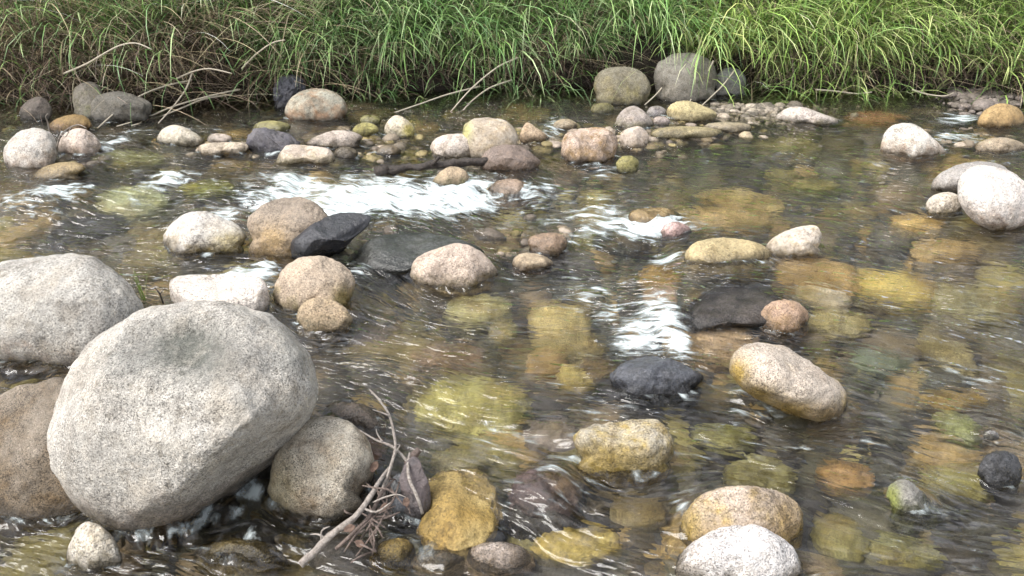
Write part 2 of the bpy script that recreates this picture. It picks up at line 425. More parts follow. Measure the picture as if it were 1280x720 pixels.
def stone(name, label, outline, tint=GRAN, band=OCHRE, bandh=0.05, base=None, ext=0.3, deep=0.85, facets=4, amp=0.035, wet=0.0,
          cat='rock', mat=None, cuts=(), seed=None, sub=5, patch=None, dz=0.0, group=None, freq=2.2, flow=True, soft=.045, dents=()):
    seed = seed if seed is not None else int(abs(outline[0][0] * 7 + outline[0][1] * 13)) % 9973
    rng = np.random.default_rng(seed)
    P = np.asarray(outline, float)
    x0, x1, y0, y1 = P[:, 0].min(), P[:, 0].max(), P[:, 1].min(), P[:, 1].max()
    if base is None: base = ((x0 + x1) / 2, y1)
    ctr = np.array([(x0 + x1) / 2, y0 * .45 + y1 * .55])
    h, w = y1 - y0, x1 - x0
    D, Fc = ico(sub)
    dx, dy, dz_ = D[:, 0], D[:, 1], D[:, 2]          # right, down the picture, towards the eye
    # soft faces knocked off the egg, before it takes its outline
    B = D.copy()
    fl = [(np.array(v, float) / np.linalg.norm(v), hh, s) for v, hh, s in cuts]
    for _ in range(facets):
        v = rng.normal(size=3); v[2] = abs(v[2]) + .5; v /= np.linalg.norm(v)
        fl.append((v, rng.uniform(.68, .86), rng.uniform(.6, .95)))
    for v, hh, s in fl:
        q = B @ v - hh
        q = .5 * (q + np.sqrt(q * q + soft * soft)) * s
        B = B - q[:, None] * v
    B = B * (1 + amp * 2.2 * fbm(D * freq + seed, 3, seed) + amp * .7 * fbm(D * 7 + seed, 4, seed + 5))[:, None]
    th = np.arctan2(B[:, 1], B[:, 0]); s = np.hypot(B[:, 0], B[:, 1])
    nb = 60                                          # let the widest girth reach the outline everywhere
    bi = ((th + math.pi) / (2 * math.pi) * nb).astype(int) % nb
    mx = np.zeros(nb); np.maximum.at(mx, bi, s)
    mx = np.where(mx > .2, mx, 1.0); mx = sum(kk * np.roll(mx, q_) for kk, q_ in zip((.2, .25, .3, .25, .2), (-2, -1, 0, 1, 2))) / 1.2
    s = s / np.interp(th, np.linspace(-math.pi, math.pi, nb + 2)[:], np.concatenate([[(mx[0] + mx[-1]) / 2], mx, [(mx[0] + mx[-1]) / 2]]) if False else np.interp(np.linspace(-math.pi, math.pi, nb + 2), np.concatenate([[-math.pi - math.pi / nb], -math.pi + (np.arange(nb) + .5) * 2 * math.pi / nb, [math.pi + math.pi / nb]]), np.concatenate([[mx[-1]], mx, [mx[0]]])))
    r = outline_radius(P, ctr, th)
    if ext > 0:                                      # the foot that goes on below the water
        cy = base[1] - ctr[1] - 0.12 * h; ea, eb = w * .47, h * (ext + .12)
        A = (np.cos(th) / ea) ** 2 + (np.sin(th) / eb) ** 2
        Bq = -2 * np.sin(th) * cy / eb ** 2; Cq = (cy / eb) ** 2 - 1
        disc = Bq ** 2 - 4 * A * Cq
        re = np.where(disc > 0, (-Bq + np.sqrt(np.maximum(disc, 0))) / (2 * A), 0)
        r = np.where(np.sin(th) > -0.1, np.maximum(r, re), r)
    rm = math.sqrt(w * h) / 2
    k = deep * rm / F
    pw = on_water(np.array(base[0]), np.array(base[1]))
    Dp = float((pw - EYE) @ FWD)
    off = np.array(base) - ctr; rho = min(np.hypot(*off) / max(outline_radius(P, ctr, np.arctan2(off[1], off[0])), 1), 1) * .9
    if ext > 0: rho *= .8
    T = Dp / (1 - k * math.sqrt(max(0, 1 - rho ** 2)))
    px = ctr[0] + r * s * np.cos(th); py = ctr[1] + r * s * np.sin(th)
    bz = B[:, 2].copy()
    for (qx, qy, qa, qb, am) in dents:
        bz -= am * np.exp(-(((px - qx) / qa) ** 2 + ((py - qy) / qb) ** 2)) * smooth(-.1, .3, dz_)
    depth = T * (1 - k * bz)
    V = EYE + ray(px, py) * depth[:, None]
    V[:, 2] += dz
    size = rm / F * T
    V += (V - V.mean(0)) / size * (size * (.014 * fbm(V / size * 9, 4, seed + 9) + .022 * fbm(V / size * 3.6, 3, seed + 10)))[:, None]
    # what the water has done to its colour: algae and silt up to a ragged line
    hw = V[:, 2] - level(V[:, 0], V[:, 1])
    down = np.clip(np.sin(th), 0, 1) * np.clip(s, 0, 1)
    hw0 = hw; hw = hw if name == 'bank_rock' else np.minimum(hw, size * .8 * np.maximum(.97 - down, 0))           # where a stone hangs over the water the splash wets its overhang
    rag = fbm(V / size * 2.5, 4, seed + 2) * .5 + fbm(V / size * 9, 3, seed + 3) * .35
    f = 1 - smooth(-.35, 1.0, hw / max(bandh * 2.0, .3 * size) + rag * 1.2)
    und = 1 - smooth(-.04, .012, hw0 + rag * .01)
    c = np.ones((len(V), 4), np.float32)
    t0 = np.array(tint)[None] * (1 + .16 * fbm(V / size * 1.4, 3, seed + 4))[:, None]
    clump = fbm(V * 26 + seed, 4, seed + 6)
    al = np.array(band)[None] * (1 + 1.1 * clump[:, None] * np.array([.8, .9, 1.2]))
    blot = smooth(.12, .5, fbm(V / size * 3.1 + 5, 4, seed + 8))[:, None] * .35      # paler and darker blotches of the rock itself
    t0 = t0 * (1 - blot) + t0 * np.array([.72, .66, .58]) * blot
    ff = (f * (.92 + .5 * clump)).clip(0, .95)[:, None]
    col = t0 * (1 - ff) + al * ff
    damp = (1 - smooth(.0, .06, hw + rag * .06)) * (hw0 > -.02)
    col = col * (1 - damp[:, None] * .62)
    lip = np.exp(-((hw - .006 - rag * .012) / .012) ** 2)
    col = col * (1 - und[:, None] * .3) * (1 - lip[:, None] * .3)
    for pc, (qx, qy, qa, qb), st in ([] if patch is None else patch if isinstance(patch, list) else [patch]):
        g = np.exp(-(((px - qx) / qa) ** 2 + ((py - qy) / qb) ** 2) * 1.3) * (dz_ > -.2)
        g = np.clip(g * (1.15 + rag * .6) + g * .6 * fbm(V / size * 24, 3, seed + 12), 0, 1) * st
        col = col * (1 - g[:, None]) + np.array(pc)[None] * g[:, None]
    c[:, :3] = np.clip(col, .004, .8)
    wt = np.clip((1 - smooth(.005, .06, hw + rag * .06)) * .95 + wet, 0, 1)
    Fo = Fc[:, ::-1] if True else Fc
    org = V.mean(0); org[2] = V[:, 2].min()
    me = mesh(name, V, Fo, mat or (GRANITE if T < 3.3 else GRANITE_SMOOTH), org, True, {'tint': ('FLOAT_COLOR', c), 'wet': ('FLOAT', wt)})
    bm = bmesh.new(); bm.from_mesh(me); bmesh.ops.recalc_face_normals(bm, faces=bm.faces[:]); bm.to_mesh(me); bm.free()
    o = link(name, me, org, label=label, cat=cat, group=group)
    if flow and hw0.max() > 0.005:
        m = np.abs(hw0) < .02
        if m.sum() > 8:
            q = V[m]
            STONES.append((q[:, 0].mean(), q[:, 1].mean(), (np.ptp(q[:, 0]) / 2), (np.ptp(q[:, 1]) / 2)))
    return o


S = stone
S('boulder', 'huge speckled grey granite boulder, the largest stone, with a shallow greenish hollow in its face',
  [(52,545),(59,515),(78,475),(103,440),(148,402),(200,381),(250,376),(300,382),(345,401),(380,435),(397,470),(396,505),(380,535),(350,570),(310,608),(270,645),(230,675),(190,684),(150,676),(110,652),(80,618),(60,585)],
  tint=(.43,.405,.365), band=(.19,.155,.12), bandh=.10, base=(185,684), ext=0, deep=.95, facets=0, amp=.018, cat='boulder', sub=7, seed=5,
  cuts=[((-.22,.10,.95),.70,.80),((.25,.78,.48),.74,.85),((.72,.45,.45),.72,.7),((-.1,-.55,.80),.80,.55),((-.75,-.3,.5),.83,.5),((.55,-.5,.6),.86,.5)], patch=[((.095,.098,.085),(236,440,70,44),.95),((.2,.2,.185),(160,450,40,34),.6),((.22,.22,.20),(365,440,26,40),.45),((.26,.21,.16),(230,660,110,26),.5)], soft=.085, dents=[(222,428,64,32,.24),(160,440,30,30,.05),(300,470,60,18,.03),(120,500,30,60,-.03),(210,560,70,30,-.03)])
S('boulder', 'broad smooth granite boulder half hidden behind the largest one, dark gap of water beneath it',
  [(-60,400),(-40,350),(0,328),(35,322),(90,317),(128,327),(160,352),(178,380),(180,420),(150,450),(100,462),(35,463),(-20,460),(-55,440)],
  tint=(.40,.38,.345), band=(.20,.15,.11), bandh=.06, base=(40,462), ext=.15, facets=2, amp=.02, cat='boulder', sub=6, cuts=[((0,-.75,.65),.75,.5)])
S('boulder', 'brown stained granite boulder tucked under the side of the largest one',
  [(-40,600),(-30,520),(0,492),(40,479),(80,474),(130,500),(150,560),(120,640),(70,684),(20,690),(-25,665)],
  tint=(.23,.195,.155), band=(.10,.065,.03), bandh=.2, base=(40,655), deep=.6, ext=.1, facets=2, amp=.025, cat='boulder', sub=6)
S('river_stone', 'small pale grey stone wedged below the largest boulder', [(84,690),(97,660),(114,652),(138,668),(152,695),(145,715),(90,715)], tint=(.45,.42,.37), band=(.30,.25,.16), base=(115,715), facets=4, cat='stone')
S('boulder', 'egg shaped tan granite boulder beside the pile of twigs, propped against the largest one',
  [(337,600),(344,570),(362,541),(385,525),(413,520),(440,529),(460,549),(468,578),(461,613),(443,640),(412,655),(375,653),(346,641),(336,622)],
  tint=(.44,.40,.33), band=(.15,.10,.05), bandh=.09, base=(395,655), ext=.08, facets=1, amp=.018, cat='boulder', sub=6, cuts=[((-.1,-.8,.6),.78,.5),((.8,.5,.35),.75,.6),((-.6,.6,.5),.8,.5)], patch=((.30,.25,.12),(350,610,25,40),.5))
S('river_stone', 'flat topped pale slab of granite with white water pouring over its far edge',
  [(211,358),(216,349),(232,344),(268,343),(308,343),(330,350),(336,368),(336,392),(310,410),(250,410),(220,385)], tint=PALE, band=(.38,.34,.28), bandh=.02, base=(325,402), ext=.1, facets=1, amp=.02, cuts=[((0,-.8,.6),.5,.9),((0,.4,.9),.72,.6)], sub=6)
S('river_stone', 'light oval granite stone with ochre stain on its lower right and shadow under its front', [(203,302),(209,285),(230,268),(255,264),(282,274),(306,288),(308,300),(295,312),(262,318),(228,320),(207,314)],
  tint=(.50,.47,.43), band=(.22,.16,.06), bandh=.045, base=(240,320), sub=6, cuts=[((.2,.7,.5),.66,.7)], patch=((.33,.27,.11),(290,300,28,14),.7))
S('boulder', 'tan wet boulder with water sliding over its top and an orange brown face below', [(308,278),(322,260),(345,249),(375,246),(395,254),(411,272),(402,286),(380,300),(363,322),(340,325),(325,314),(315,298)],
  tint=(.26,.21,.16), band=(.30,.20,.08), bandh=.03, base=(345,324), wet=.45, sub=6, deep=.55, cuts=[((0,-.75,.65),.62,.8),((-.2,.75,.6),.72,.8)], patch=((.36,.24,.10),(340,297,24,20),.75))
S('rock', 'glossy black wedge of rock at the edge of the white rapids', [(362,304),(380,288),(400,275),(420,267),(442,266),(463,269),(458,284),(440,300),(424,318),(400,328),(370,326)],
  tint=DARK, band=(.015,.015,.017), bandh=.05, base=(395,333), wet=.75, ext=0, soft=.035, facets=3, amp=.055, cuts=[((.2,-.8,.6),.42,.9),((.1,.75,.65),.45,.9)])
S('river_stone', 'reddish tan granite stone with a moss stained lower edge, behind a smaller round one', [(341,372),(345,352),(356,334),(376,322),(405,321),(430,331),(443,350),(441,370),(425,386),(380,392),(347,391)],
  tint=(.42,.34,.26), band=(.24,.19,.07), bandh=.04, base=(385,392), sub=6, cuts=[((0,-.7,.7),.75,.5)], patch=((.25,.19,.05),(428,372,14,16),.8))
S('river_stone', 'small round tan stone standing in front of the reddish tan granite one', [(370,397),(377,381),(393,372),(413,374),(432,385),(441,400),(431,412),(402,417),(375,411)], tint=(.36,.28,.19), band=(.26,.20,.10), bandh=.04, base=(402,417), facets=1)
S('river_stone', 'blunt pinkish granite stone alone in midstream with a black wet corner', [(513,342),(520,323),(543,312),(574,304),(600,314),(619,333),(622,348),(600,358),(560,361),(520,358)],
  tint=(.49,.40,.33), band=(.33,.25,.13), bandh=.03, base=(560,361), sub=6, cuts=[((.1,-.7,.7),.72,.7),((.7,.2,.5),.76,.7)], patch=((.06,.05,.025),(617,350,10,13),.9))
S('river_stone', 'little broken tan stone just right of the blunt pinkish midstream one', [(640,332),(645,320),(660,316),(680,320),(692,330),(680,341),(650,341)], tint=(.40,.32,.22), band=(.15,.09,.05), bandh=.03, cat='stone', sub=4)
S('river_stone', 'low reddish wet stone barely out of the water above the little broken tan one', [(660,300),(672,293),(695,291),(708,299),(706,312),(685,318),(664,312)], tint=(.27,.19,.13), band=(.22,.15,.08), bandh=.03, wet=.5, cat='stone', sub=4)
S('boulder', 'grey domed boulder under the far bank with a rust brown waterline', [(356,138),(364,122),(383,112),(405,111),(424,119),(434,133),(430,145),(396,151),(362,149)],
  tint=(.34,.33,.27), band=(.28,.15,.07), bandh=.1, base=(395,151), facets=1, cuts=[((0,-.8,.6),.75,.5)], cat='boulder', deep=1.0)
S('river_stone', 'white bleached stone at the edge of the stream, taller of a touching pair', [(5,186),(22,166),(42,160),(60,164),(70,178),(71,196),(56,209),(30,212),(8,206)], tint=(.50,.47,.43), band=(.36,.27,.19), bandh=.06, base=(40,212), facets=1)
S('river_stone', 'pink bleached dome of stone, lower of the touching pair by the pale rootlets', [(72,186),(79,169),(97,160),(114,166),(127,182),(116,190),(90,196),(73,195)], tint=PINK, band=(.40,.29,.2), bandh=.04, base=(92,196), facets=1)
S('river_stone', 'low yellow brown stone lying wet below the touching bleached pair', [(35,218),(52,204),(72,198),(95,198),(106,206),(85,218),(50,224)], tint=(.33,.25,.13), band=(.27,.19,.08), bandh=.04, base=(65,224), wet=.5, dz=-.025)
S('river_stone', 'cream coloured stone with a peaked back near the shaded left bank', [(196,173),(204,161),(218,156),(237,162),(256,177),(240,181),(200,182)], tint=(.52,.47,.38), band=(.30,.25,.14), bandh=.03, base=(222,182), facets=3)
S('river_stone', 'thin flat cream slab lying level with the water', [(247,186),(254,180),(278,178),(306,179),(310,188),(292,195),(256,193)], tint=(.52,.44,.34), band=(.30,.21,.1), bandh=.025, base=(278,195), cuts=[((0,-.8,.6),.5,.9)], cat='slab')
S('river_stone', 'small pinkish pebble right behind the thin cream slab', [(258,176),(264,168),(277,167),(289,171),(286,178),(262,179)], tint=PINK, band=WARM, cat='stone', sub=4)
S('rock', 'jagged purple grey rock with dark broken faces', [(309,172),(322,159),(345,163),(362,168),(377,181),(362,189),(332,195),(311,190)],
  tint=(.125,.118,.128), band=(.05,.045,.055), bandh=.08, base=(335,195), facets=10, amp=.1, wet=.3, cuts=[((.4,-.6,.7),.5,.9),((-.5,.4,.7),.5,.9)])
S('river_stone', 'moss topped stone behind the jagged purple grey rock', [(316,161),(323,153),(343,151),(364,157),(352,166),(322,167)], tint=(.24,.22,.09), band=(.17,.15,.06), cat='stone', sub=4, wet=.3)
S('river_stone', 'flat topped pale pink block, foremost of the stones above the rapids', [(345,201),(357,183),(374,181),(410,186),(418,197),(411,206),(350,207)], tint=(.52,.44,.37), band=(.38,.31,.17), bandh=.05, base=(380,207), cuts=[((0,-.8,.6),.45,.9),((0,.8,.5),.6,.8)], facets=1)
S('river_stone', 'low greyish pink slab angled behind the flat topped pink block', [(381,179),(396,170),(420,163),(446,166),(452,175),(420,181),(386,185)], tint=(.42,.36,.31), band=(.28,.22,.13), bandh=.03, wet=.25, sub=4)
S('river_stone', 'yellow green rounded stone in the cluster above the rapids', [(440,165),(445,157),(457,153),(470,157),(473,165),(460,172),(444,172)], tint=(.34,.31,.12), band=(.22,.19,.06), cat='stone', sub=4)
S('river_stone', 'tiny olive stone behind the yellow green one, nearly under water', [(449,150),(457,144),(470,145),(476,152),(456,156)], tint=(.21,.19,.08), band=OLIVE, cat='stone', sub=4, wet=.3)
S('river_stone', 'upright cream stone with a yellow lichen side, alone in the quiet far water', [(480,166),(484,152),(495,144),(508,149),(519,161),(514,169),(488,172)], tint=(.49,.43,.34), band=(.33,.28,.13), bandh=.03, base=(498,172), patch=((.34,.29,.06),(511,162,9,9),.9))
S('river_stone', 'white egg of a stone leaning on the tall smooth one', [(538,186),(544,174),(559,168),(580,168),(592,180),(588,194),(552,198)], tint=(.55,.48,.42), band=(.36,.29,.18), bandh=.03, base=(562,198), facets=1)
S('boulder', 'tall smooth pale boulder with flat brow and faint yellow edge, by the dark branch', [(578,166),(584,153),(603,147),(630,150),(645,164),(647,178),(636,192),(602,198),(580,194)],
  tint=(.46,.40,.33), band=(.28,.21,.12), bandh=.12, base=(608,198), facets=0, amp=.015, cat='boulder', cuts=[((0,-.9,.45),.7,.7)], patch=((.38,.37,.13),(582,163,9,14),.8))
S('river_stone', 'dark topped brown stone the branch rests against', [(600,202),(609,188),(627,181),(648,182),(664,191),(676,205),(650,214),(606,216)], tint=(.20,.155,.13), band=(.24,.15,.08), bandh=.04, base=(637,216), wet=.3)
S('river_stone', 'wet brown stone sheeted with water below the dark topped one', [(608,234),(619,214),(648,211),(671,225),(676,241),(650,252),(616,251)], tint=(.27,.2,.15), band=(.25,.18,.12), bandh=.05, base=(640,252), wet=.6, dz=-.06)
S('river_stone', 'small tan stone under the middle of the dark branch', [(540,228),(550,215),(564,208),(580,212),(586,222),(576,233),(545,234)], tint=(.36,.28,.19), band=(.29,.24,.1), bandh=.03, base=(562,234))
S('river_stone', 'small peaked peach coloured stone with ripples around it', [(649,171),(654,158),(660,153),(671,160),(686,172),(670,178),(652,177)], tint=(.50,.39,.28), band=(.38,.26,.14), cat='stone', sub=4)
S('boulder', 'blocky pink and tan boulder with a dark ochre waterline', [(702,182),(707,168),(728,161),(755,160),(770,171),(772,190),(755,203),(726,204),(703,198)], tint=(.46,.37,.31), band=(.20,.115,.03), bandh=.11, base=(738,204), cat='boulder', cuts=[((0,-.8,.6),.65,.8)], facets=2)
S('river_stone', 'squarish pale pink stone touching the blocky pink and tan boulder', [(774,175),(780,163),(799,158),(810,168),(809,180),(795,186),(778,183)], tint=(.50,.42,.35), band=(.36,.26,.14), bandh=.03, base=(792,186))
S('river_stone', 'grey stone with a pointed top behind the squarish pale pink one', [(768,156),(775,141),(790,132),(804,138),(815,150),(815,160),(792,163),(770,162)], tint=(.32,.28,.25), band=(.2,.17,.09), bandh=.04, base=(792,163), facets=6)
S('river_stone', 'bright ochre yellow slab stone below the grey bank boulders', [(833,141),(841,129),(860,126),(881,133),(897,143),(880,153),(845,153)], tint=(.42,.36,.20), band=(.34,.27,.13), bandh=.05, base=(862,153))
S('river_stone', 'long low white stone at the foot of the grassy bank', [(970,145),(984,135),(1004,134),(1030,143),(1053,151),(1040,156),(992,156),(973,153)], tint=(.53,.47,.42), band=(.30,.25,.14), bandh=.025, base=(1010,156))
S('boulder', 'brilliant white domed stone alone in the far water with a brown waterline', [(1101,182),(1107,164),(1121,155),(1142,155),(1160,167),(1184,191),(1178,197),(1142,198),(1105,193)], tint=(.66,.62,.56), band=(.33,.22,.13), bandh=.055, base=(1140,198), cat='boulder', facets=2)
S('boulder', 'grey flat backed boulder behind the big white one at the stream edge', [(1165,229),(1175,217),(1200,205),(1230,202),(1258,210),(1262,236),(1210,243),(1168,240)], tint=(.32,.30,.28), band=(.20,.16,.12), bandh=.05, ext=0, amp=.02, base=(1205,243), cat='boulder')
S('boulder', 'big white upright egg shaped boulder at the stream edge', [(1197,241),(1200,222),(1215,209),(1236,207),(1272,219),(1294,250),(1280,282),(1246,291),(1220,279),(1204,261)], tint=(.66,.61,.57), band=(.36,.25,.18), bandh=.06, base=(1247,291), cat='boulder', facets=0, amp=.012, ext=0, sub=6)
S('river_stone', 'small cream stone in front of the big white upright boulder', [(1157,256),(1164,246),(1182,240),(1199,245),(1203,262),(1186,270),(1160,264)], tint=(.56,.5,.42), band=(.34,.28,.16), bandh=.03, base=(1180,270), facets=1)
S('river_stone', 'orange stained stone at the water edge under the right end of the bank', [(1222,151),(1232,137),(1252,129),(1276,138),(1278,160),(1226,161)], tint=(.36,.25,.12), band=(.32,.20,.08), bandh=.05, base=(1248,161))
S('river_stone', 'flat beige stone awash below the orange stained one', [(1218,184),(1232,175),(1256,172),(1280,180),(1276,190),(1228,192)], tint=(.40,.33,.24), band=(.3,.22,.13), bandh=.05, base=(1248,192), wet=.4, sub=4)
S('river_stone', 'brown stone with a square front that water slides over, beside a thin white fall', [(786,266),(790,253),(814,249),(840,251),(854,264),(846,279),(812,283),(789,278)], tint=(.33,.25,.13), band=(.26,.17,.07), bandh=.06, base=(815,283), wet=.5, dz=-.045, cuts=[((0,-.8,.6),.6,.8)])
S('river_stone', 'small pink streaked stone at the foot of the brown square fronted one', [(826,291),(832,281),(846,277),(862,284),(862,293),(840,297)], tint=(.53,.36,.34), band=(.42,.3,.26), cat='stone', sub=4, wet=.3)
S('boulder', 'wide flat yellow brown boulder barely awash beside a pale wedge of stone', [(858,302),(870,288),(905,281),(950,288),(968,304),(948,324),(885,330),(861,321)], tint=(.42,.34,.19), band=(.38,.29,.14), bandh=.05, base=(905,330), wet=.55, cat='boulder', cuts=[((0,-.75,.65),.55,.85)], facets=2, dz=-.06)
S('river_stone', 'pale wedge shaped stone with a flat bright top leaning on the wide yellow brown boulder', [(956,314),(964,299),(990,286),(1018,282),(1028,298),(1014,313),(965,322)], tint=(.53,.47,.40), band=(.38,.28,.13), bandh=.045, base=(990,322), facets=2, cuts=[((.1,-.8,.6),.6,.9)])
S('river_stone', 'small round rosy stone in the smooth current above the ochre sided boulder', [(949,401),(955,384),(972,375),(995,377),(1011,392),(1006,409),(980,417),(953,414)], tint=(.36,.25,.18), band=(.30,.19,.09), bandh=.05, base=(978,417), facets=1, wet=.25)
S('boulder', 'long slanting granite boulder with bright ochre algae along its wet lower side',
  [(912,456),(919,439),(944,428),(980,433),(1015,454),(1050,480),(1060,500),(1052,523),(1022,531),(980,516),(936,492),(915,472)],
  tint=(.50,.43,.36), band=(.33,.22,.035), bandh=.055, base=(1020,531), ext=0, patch=[((.31,.21,.04),(920,468,20,26),.95),((.30,.20,.045),(945,494,28,15),.95),((.27,.18,.05),(988,514,44,15),.9),((.15,.10,.04),(1038,518,26,14),.8)], facets=1, cat='boulder', sub=6, deep=1.0, cuts=[((.3,-.75,.6),.72,.6)])
S('rock', 'blue black wet rock with water wrapping over its shoulders', [(762,468),(776,450),(800,441),(826,440),(856,449),(880,465),(862,484),(812,497),(780,491)],
  tint=(.085,.09,.105), band=(.045,.045,.05), bandh=.04, base=(810,497), wet=.8, facets=4, amp=.035, sub=6, dz=-.02)
S('river_stone', 'angular granite stone with a flat pale top and shaggy golden algae on its front', [(716,546),(738,532),(770,527),(800,524),(823,525),(842,551),(836,578),(800,588),(752,597),(727,574)],
  tint=(.40,.37,.31), band=(.30,.21,.04), bandh=.10, base=(765,597), patch=[((.25,.18,.05),(760,574,60,24),.75),((.12,.09,.03),(800,580,30,16),.5)], facets=2, amp=.045, sub=6, cuts=[((0,-.85,.5),.55,.9),((-.1,.7,.65),.72,.7)])
S('boulder', 'rounded pinkish granite boulder speckled with ochre, behind a white stone cut by the lower edge', [(851,660),(859,636),(884,615),(930,607),(975,615),(1003,638),(1004,665),(985,688),(900,693),(855,682)],
  tint=(.46,.38,.31), band=(.29,.20,.06), bandh=.09, patch=[((.30,.21,.05),(865,655,16,34),.7),((.30,.20,.07),(985,650,22,36),.6)], base=(925,693), facets=1, cat='boulder', sub=6)
S('river_stone', 'white flat topped stone in front of the rounded pinkish ochre boulder', [(845,705),(856,686),(880,668),(910,657),(945,656),(975,671),(996,692),(1002,722),(960,742),(880,742),(848,728)],
  tint=(.60,.57,.55), band=(.36,.3,.22), bandh=.03, base=(925,742), facets=2, cuts=[((0,-.8,.6),.7,.7)], sub=6)
S('river_stone', 'pink grey dome of stone, larger of two side by side at the lower edge', [(578,696),(589,674),(614,667),(645,670),(663,684),(668,708),(622,720),(582,714)], tint=(.42,.36,.32), band=(.30,.22,.14), bandh=.03, base=(622,714), facets=1, dz=-.03)
S('river_stone', 'tan dome of stone, smaller of two side by side at the lower edge', [(512,697),(523,681),(552,676),(578,681),(588,697),(575,714),(525,714)], tint=(.38,.30,.23), band=(.27,.2,.1), bandh=.03, base=(550,710), facets=1, dz=-.035)
S('river_stone', 'slanted grey stone with green moss on one side, at the right of the near water', [(1111,606),(1119,593),(1138,590),(1158,608),(1176,638),(1166,648),(1140,641),(1120,630)], tint=(.22,.21,.19), band=(.13,.14,.05), bandh=.03, base=(1145,648), facets=5, amp=.05, dz=-.03, patch=((.20,.22,.05),(1118,612,11,22),.9))
S('river_stone', 'mossy gold stone in the dark gap under the largest boulder', [(240,694),(254,670),(290,660),(330,665),(352,680),(358,706),(300,720),(245,714)], tint=(.15,.115,.045), band=(.12,.09,.035), bandh=.06, base=(300,712), wet=.3, facets=1, dz=-.04)
S('river_stone', 'golden algae stone beneath the heap of twigs', [(463,694),(474,670),(500,662),(516,672),(518,702),(500,714),(468,714)], tint=(.23,.16,.045), band=(.17,.12,.035), bandh=.06, base=(490,708), wet=.3, facets=1, dz=-.03)
S('slate', 'thin dark pinkish grey slab of slate tilted on edge by the orange gold slab', [(500,598),(506,580),(518,570),(529,586),(538,616),(536,648),(524,656),(511,646),(503,622)], tint=(.15,.125,.125), band=(.08,.07,.07), bandh=.03, base=(522,655), ext=.1, facets=4, soft=.01, deep=.5, amp=.05, cuts=[((.1,-.35,.9),.35,1.0),((.8,.1,.6),.5,1.0),((-.6,.2,.75),.45,1.0)], cat='slab', mat=GRANITE_SMOOTH, sub=4)
S('river_stone', 'little blue grey stone inside the heap of twigs, upper of the two', [(484,610),(490,598),(500,592),(508,602),(506,618),(492,622)], tint=(.24,.25,.26), band=(.12,.12,.13), cat='stone', sub=4, mat=GRANITE_SMOOTH, ext=.1)
S('river_stone', 'pale blue grey stone inside the heap of twigs, lower of the two', [(488,632),(496,618),(508,622),(516,634),(512,646),(494,648)], tint=(.30,.32,.33), band=(.14,.14,.15), cat='stone', sub=4, mat=GRANITE_SMOOTH, ext=.1)
S('river_stone', 'wet brown flat stone between the largest boulder and the egg shaped one', [(395,512),(402,490),(425,480),(455,484),(480,505),(475,530),(440,540),(405,532)], tint=(.17,.13,.10), band=(.17,.13,.09), bandh=.06, base=(435,540), wet=.4, dz=-.075)
S('river_stone', 'tiny white stone tip breaking the surface near the right edge', [(1228,545),(1232,540),(1240,538),(1248,542),(1246,548),(1232,549)], tint=(.62,.6,.58), band=(.5,.48,.45), bandh=.01, cat='stone', sub=4)
S('river_stone', 'dark wet stone under the tiny white tip', [(1222,590),(1232,570),(1250,563),(1272,572),(1276,600),(1250,612),(1228,608)], tint=(.07,.07,.075), band=(.05,.05,.05), wet=.5, base=(1250,612), facets=5, amp=.06)
for i, (lab, o_, t_) in enumerate([
    ('little tan stone awash between the peaked peach one and the blocky boulder', [(690,158),(698,150),(712,149),(722,156),(716,163),(696,164)], (.36,.29,.19)),
    ('little olive stone by the water under the bank boulders', [(738,137),(744,130),(760,129),(768,136),(760,142),(742,142)], (.19,.17,.07)),
    ('small grey stone between the pointed one and the bright ochre slab', [(808,142),(813,134),(826,133),(834,141),(826,148),(812,148)], (.34,.31,.29)),
    ('pale pebble in the bubbles behind the squarish pink stone', [(816,151),(820,146),(832,146),(838,152),(830,157),(818,157)], (.46,.38,.33)),
    ('small wet yellow stone below the squarish pink stone, split by the current', [(770,205),(777,196),(790,195),(799,203),(792,214),(775,216)], (.30,.27,.10)),
    ('flat ochre stone awash in front of the bright ochre slab', [(812,168),(824,160),(860,158),(895,161),(905,168),(870,174),(825,174)], (.34,.285,.16)),
    ('flat tan stone awash near the gravel spit', [(878,160),(888,154),(915,153),(940,157),(932,164),(895,166)], (.36,.3,.2)),
    ('small brown stone in the shallows of the cluster above the rapids', [(470,190),(478,182),(492,182),(502,189),(492,196),(474,196)], (.17,.13,.08)),
    ('small dark pebble in the shallows beside the yellow green stone', [(418,190),(426,184),(440,185),(448,192),(436,198),(422,197)], (.15,.12,.08))]):
    S('river_stone', lab, o_, tint=t_, band=tuple(.8 * q for q in t_), bandh=.04, cat='stone', sub=4, wet=.35)
S('rock', 'broad dark slab under a smooth sheet of water right below the main rapids', [(428,320),(446,287),(475,270),(540,267),(598,284),(602,304),(545,320),(470,335)], tint=(.06,.062,.058), band=(.045,.047,.04), bandh=.05, base=(500,335), wet=1, ext=0, facets=1, amp=.04, dz=-.10, soft=.02, cuts=[((0,-.8,.6),.5,.9)], flow=False)
S('rock', 'long dark brown slab sheeted with water above the small round rosy stone', [(822,398),(848,368),(880,343),(915,327),(962,338),(1004,366),(992,384),(930,390),(872,396),(838,406)], tint=(.075,.062,.055), band=(.05,.042,.035), bandh=.05, base=(880,402), wet=1, ext=0, facets=1, amp=.04, dz=-.10, soft=.02, cuts=[((0,-.8,.6),.5,.9)], flow=False)
S('rock', 'dark streaked rock with bubbling water over it beside the orange gold slab', [(628,625),(640,600),(665,583),(695,588),(722,612),(728,640),(690,655),(645,650)], tint=(.08,.07,.055), band=(.06,.05,.04), bandh=.05, base=(680,652), wet=1, ext=0, facets=2, amp=.03, dz=-.11, flow=False)
